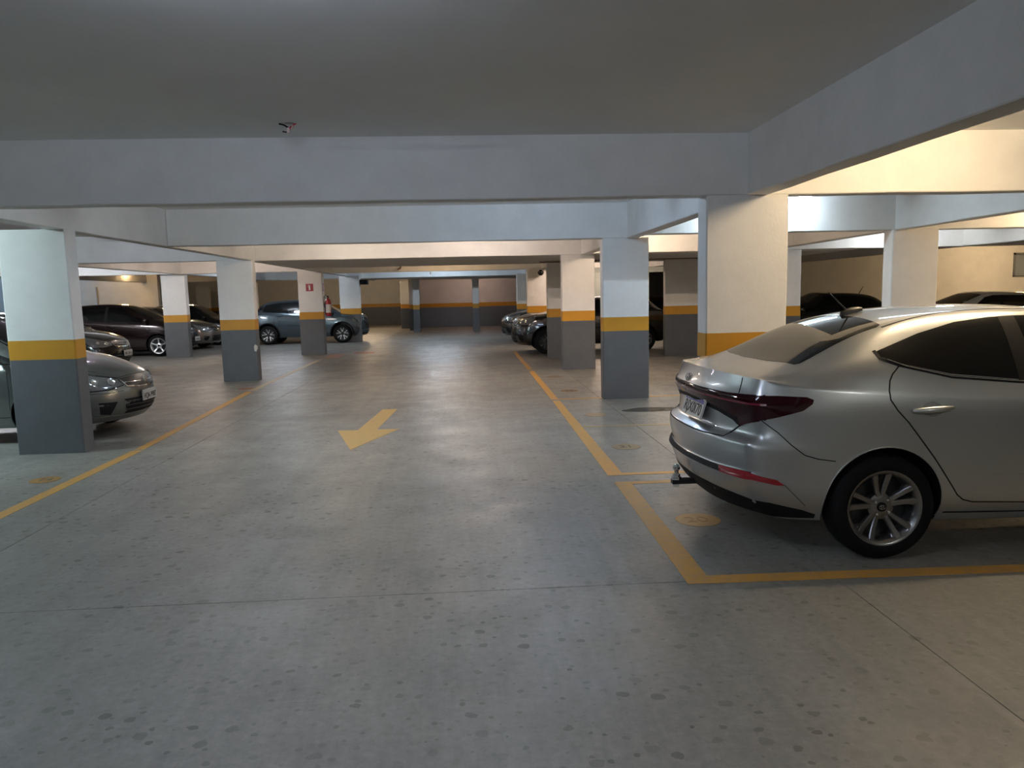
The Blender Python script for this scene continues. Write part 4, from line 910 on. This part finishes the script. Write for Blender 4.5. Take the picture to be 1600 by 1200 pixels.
disc(1.66, 12.25, 0.15, 'brownish disc on the floor left of the bluish right column', '22', mat('brown_disc', (0.16, 0.10, 0.05), 0.6, var=0.2, vscale=12))
disc(1.66, 14.4, 0.15, 'brownish disc left of the pinkish right column', '', mat('brown_disc_2', (0.17, 0.11, 0.06), 0.6, var=0.2, vscale=12))
disc(-3.92, 7.03, 0.13, 'brown orange disc on the floor before the nearest left column', '14', mat('brown_orange_disc', (0.26, 0.135, 0.03), 0.6, var=0.25, vscale=12))
disc(-4.05, 13.9, 0.14, 'small reddish disc at the foot of the second left column', '', mat('reddish_disc', (0.28, 0.12, 0.06), 0.6, var=0.2, vscale=12))
ground('red_floor_mark', 'dull red rectangle painted on the floor beside the sign column', 'floor marking', [rect(-3.32, 21.95, -2.72, 22.5)], paint_mark('red_floor_paint', (0.26, 0.05, 0.035), 0.5))
ground('red_floor_mark', 'faint orange red patch on the floor at the foot of the sign column', 'floor marking', [rect(-3.9, 20.6, -3.5, 21.9)], paint_mark('faint_red_paint', (0.34, 0.17, 0.10), 0.8))
def blob(x, y, rx, ry, n=40, amp=0.15, seed=1):
    r = random.Random(seed); ph = [r.uniform(0, 6.28) for _ in range(5)]
    return [(x+rx*math.cos(t)*(1+amp*sum(math.sin(k*t+ph[k-1])/k for k in range(1, 5))), y+ry*math.sin(t)*(1+amp*sum(math.sin(k*t+ph[k-1])/k for k in range(1, 5)))) for t in [2*PI*i/n for i in range(n)]]
ground('damp_stain', 'dark damp stain on the floor right of the bluish column', 'stain', [blob(2.45, 10.0, 0.42, 0.20, seed=4)], mat('damp_floor', (0.06, 0.057, 0.05), 0.25), z=0.0012)
ground('puddle', 'small shiny puddle inside the damp stain behind the sedan', 'puddle', [blob(2.52, 9.98, 0.20, 0.09, seed=9)], mat('puddle_water', (0.05, 0.05, 0.048), 0.02, spec=0.9), z=0.0024)

# ------------------------------------------------------------------ small things
RED = mat('sign_red', (0.36, 0.02, 0.03), 0.4)
SW = mat('sign_white', (0.75, 0.72, 0.70), 0.4)
def ext_sign(x, y, z, face, label):
    r = empty('extinguisher_sign', (x, y, z)); tag(r, label, 'sign')
    s_ = 0.105
    def T(a, d, b): return (a, -d, b) if face == 'y' else (d, a, b)
    def box(q, a0, d0, b0, a1, d1, b1):
        p0, p1 = T(a0, d0, b0), T(a1, d1, b1); q.box(min(p0[0], p1[0]), min(p0[1], p1[1]), b0, max(p0[0], p1[0]), max(p0[1], p1[1]), b1)
    q = MB(); box(q, -s_, 0, -s_, s_, 0.004, s_); q.build('sign_board', RED, r)
    q = MB(); box(q, -0.022, 0.004, -0.075, 0.022, 0.0055, 0.035); box(q, -0.012, 0.004, 0.035, 0.012, 0.0055, 0.060); box(q, -0.03, 0.004, 0.060, 0.022, 0.0055, 0.070); box(q, -0.036, 0.004, 0.0, -0.028, 0.0055, 0.066); q.build('pictogram', SW, r)
    return r
ext_sign(-4.45, 21.988, 1.93, 'y', 'small red sign with a white extinguisher symbol on the front of the left column')
ext_sign(-4.088, 22.12, 1.93, 'x', 'red extinguisher sign seen edge-on on the side of the same column')
ex = empty('fire_extinguisher', (-3.97, 22.12, 0)); tag(ex, 'red fire extinguisher with a white label hanging on the sign column side', 'fire extinguisher')
q = MB(); q.lathe([(0.001, 1.10), (0.07, 1.10), (0.082, 1.115), (0.082, 1.52), (0.07, 1.57), (0.035, 1.60), (0.022, 1.61), (0.022, 1.64)], 28, 'z', cap=False); q.build('cylinder', mat('extinguisher_red', (0.36, 0.012, 0.02), 0.25, coat=0.6), ex, smooth=True)
q = MB()
V = []; F = []
for i in range(9):
    a = math.radians(-150+i*15); V += [(0.0835*math.cos(a), 0.0835*math.sin(a), 1.20), (0.0835*math.cos(a), 0.0835*math.sin(a), 1.44)]
for i in range(8): F.append((2*i, 2*i+2, 2*i+3, 2*i+1))
q.add(V, F); q.build('paper_label', SW, ex)
q = MB(); q.box(-0.02, -0.02, 1.63, 0.02, 0.02, 1.67); q.box(-0.02, -0.09, 1.665, 0.02, 0.03, 1.68); q.tube([(0, -0.03, 1.66), (-0.05, -0.09, 1.72), (-0.09, -0.10, 1.66), (-0.095, -0.095, 1.45), (-0.088, -0.05, 1.30)], 0.009, 8); q.build('valve_and_hose', BLACK, ex)
q = MB(); q.box(-0.12, -0.02, 1.60, -0.075, 0.02, 1.66); q.build('wall_bracket', mat('steel', (0.4, 0.4, 0.4), 0.4, 0.8), ex)
def cctv(x, y, z, label, dome=False):
    r = empty('security_camera', (x, y, z)); tag(r, label, 'security camera'); q = MB()
    if dome:
        q.lathe([(0.05, 0.08), (0.055, 0.05), (0.02, 0.04)], 20, 'z', cap=True); q.build('mount', BLACK, r, smooth=True)
        q = MB(); q.lathe([(0.001, -0.10), (0.05, -0.085), (0.085, -0.04), (0.095, 0.0), (0.08, 0.045)], 24, 'z', cap=True); q.build('camera_body', mat('camera_black', (0.02, 0.02, 0.02), 0.2), r, smooth=True)
    else:
        q.box(-0.165, -0.04, -0.06, -0.12, 0.04, 0.03); q.build('mount', BLACK, r); q = MB(); q.box(-0.13, -0.28, -0.12, 0.13, 0.12, 0.05, 0, 0.01); q.build('camera_body', BLACK, r)
        q = MB(); q.lathe([(0.001, -0.30), (0.035, -0.30), (0.04, -0.27)], 16, 'y', (0, 0, -0.04), cap=False); q.build('lens', GLASS, r)
cctv(2.32, 23.22, 2.25, 'small black dome camera on the warm lit right column', True)
cctv(-3.655, 27.8, 2.20, 'black box camera hanging beside the farthest left column')
# ceiling wiring stub with a red joint
r = empty('wire_stub', (-1.27, 5.86, ZC)); tag(r, 'loose wires with a bare red joint hanging from the ceiling before the first beam', 'wires')
q = MB(); q.tube([(-0.075, 0.0, -0.004), (-0.04, 0.0, -0.012), (-0.012, 0, -0.03), (0.0, 0.0, -0.05)], 0.006, 8); q.tube([(-0.055, 0.02, -0.055), (-0.03, 0.01, -0.062), (-0.008, 0, -0.058)], 0.005, 8); q.build('black_wire', BLACK, r)
q = MB(); q.tube([(0.05, 0, -0.002), (0.03, 0, -0.012), (0.006, 0, -0.03), (-0.004, 0, -0.06)], 0.006, 8); q.build('red_wire', mat('wire_red', (0.5, 0.02, 0.05), 0.4), r)
q = MB(); q.lathe([(0.001, -0.075), (0.012, -0.07), (0.013, -0.04), (0.006, -0.03)], 14, 'z', (-0.008, 0, 0), cap=False); q.lathe([(0.001, -0.04), (0.010, -0.035), (0.010, -0.018), (0.004, -0.012)], 14, 'z', (0.024, 0, 0), cap=False); q.build('joint_cap', mat('joint_pale', (0.75, 0.55, 0.52), 0.4), r, smooth=True)
q = MB(); q.lathe([(0.035, -0.001), (0.035, 0.0)], 20, 'z'); q.build('ceiling_box_ring', mat('box_ring', (0.35, 0.35, 0.35), 0.6), r)
# pipe stubs under the fourth beam and conduits
def pipe(name, label, pts, rad, m, cat='pipe', group=None):
    q = MB(); q.tube(pts, rad, 10); o = q.build(name, m, smooth=True, sharp=60); tag(o, label, cat, group); return o
PIPE = mat('pipe_brown', (0.16, 0.11, 0.08), 0.6)
pipe('hanging_pipe_stub', 'short bent pipe stub hanging over the middle of the lane', [(-2.0, 24.1, 2.9), (-2.0, 24.1, 2.62), (-2.03, 24.1, 2.50), (-2.12, 24.1, 2.46)], 0.03, PIPE)
pipe('hanging_pipe_stub', 'thin dark hanging stub farther over the lane, below the bluish beam', [(-1.35, 29.8, 2.9), (-1.35, 29.8, 2.45)], 0.022, PIPE)
pipe('conduit', 'thin conduit along the ceiling between the shaded and pinkish right columns', [(1.8, 18.36, 2.36), (2.5, 18.36, 2.355), (3.2, 18.36, 2.36)], 0.014, PIPE)
pipe('conduit', 'long thin conduit under the dropped soffit right of the bluish column', [(3.0, 18.2, 2.37), (7.0, 18.2, 2.37)], 0.012, PIPE)
pipe('wall_conduit', 'pale vertical conduit on the left rear wall above the minivan', [(-14.3, 30.36, 2.25), (-14.3, 30.36, 2.0), (-14.28, 30.36, 0.4)], 0.03, mat('pale_pipe', (0.45, 0.40, 0.36), 0.5))
# chipped plaster at the corner of the second left column
q = MB(); q.add([(-0.05, -0.0, -0.06), (-0.01, -0.006, -0.075), (0.006, -0.006, -0.03), (0.006, -0.006, 0.05), (-0.03, -0.004, 0.07), (-0.055, -0.0, 0.03), (0.008, 0.05, -0.02), (0.008, 0.04, 0.04)],
      [(0, 1, 2, 3, 4, 5), (2, 6, 7, 3)]); o = q.build('plaster_chip', mat('bare_plaster', (0.6, 0.58, 0.54), 0.8), colB, loc=(0.342, -0.118, 0.66))
# small drain covers on the column wall are omitted; rust marks sit in the paint
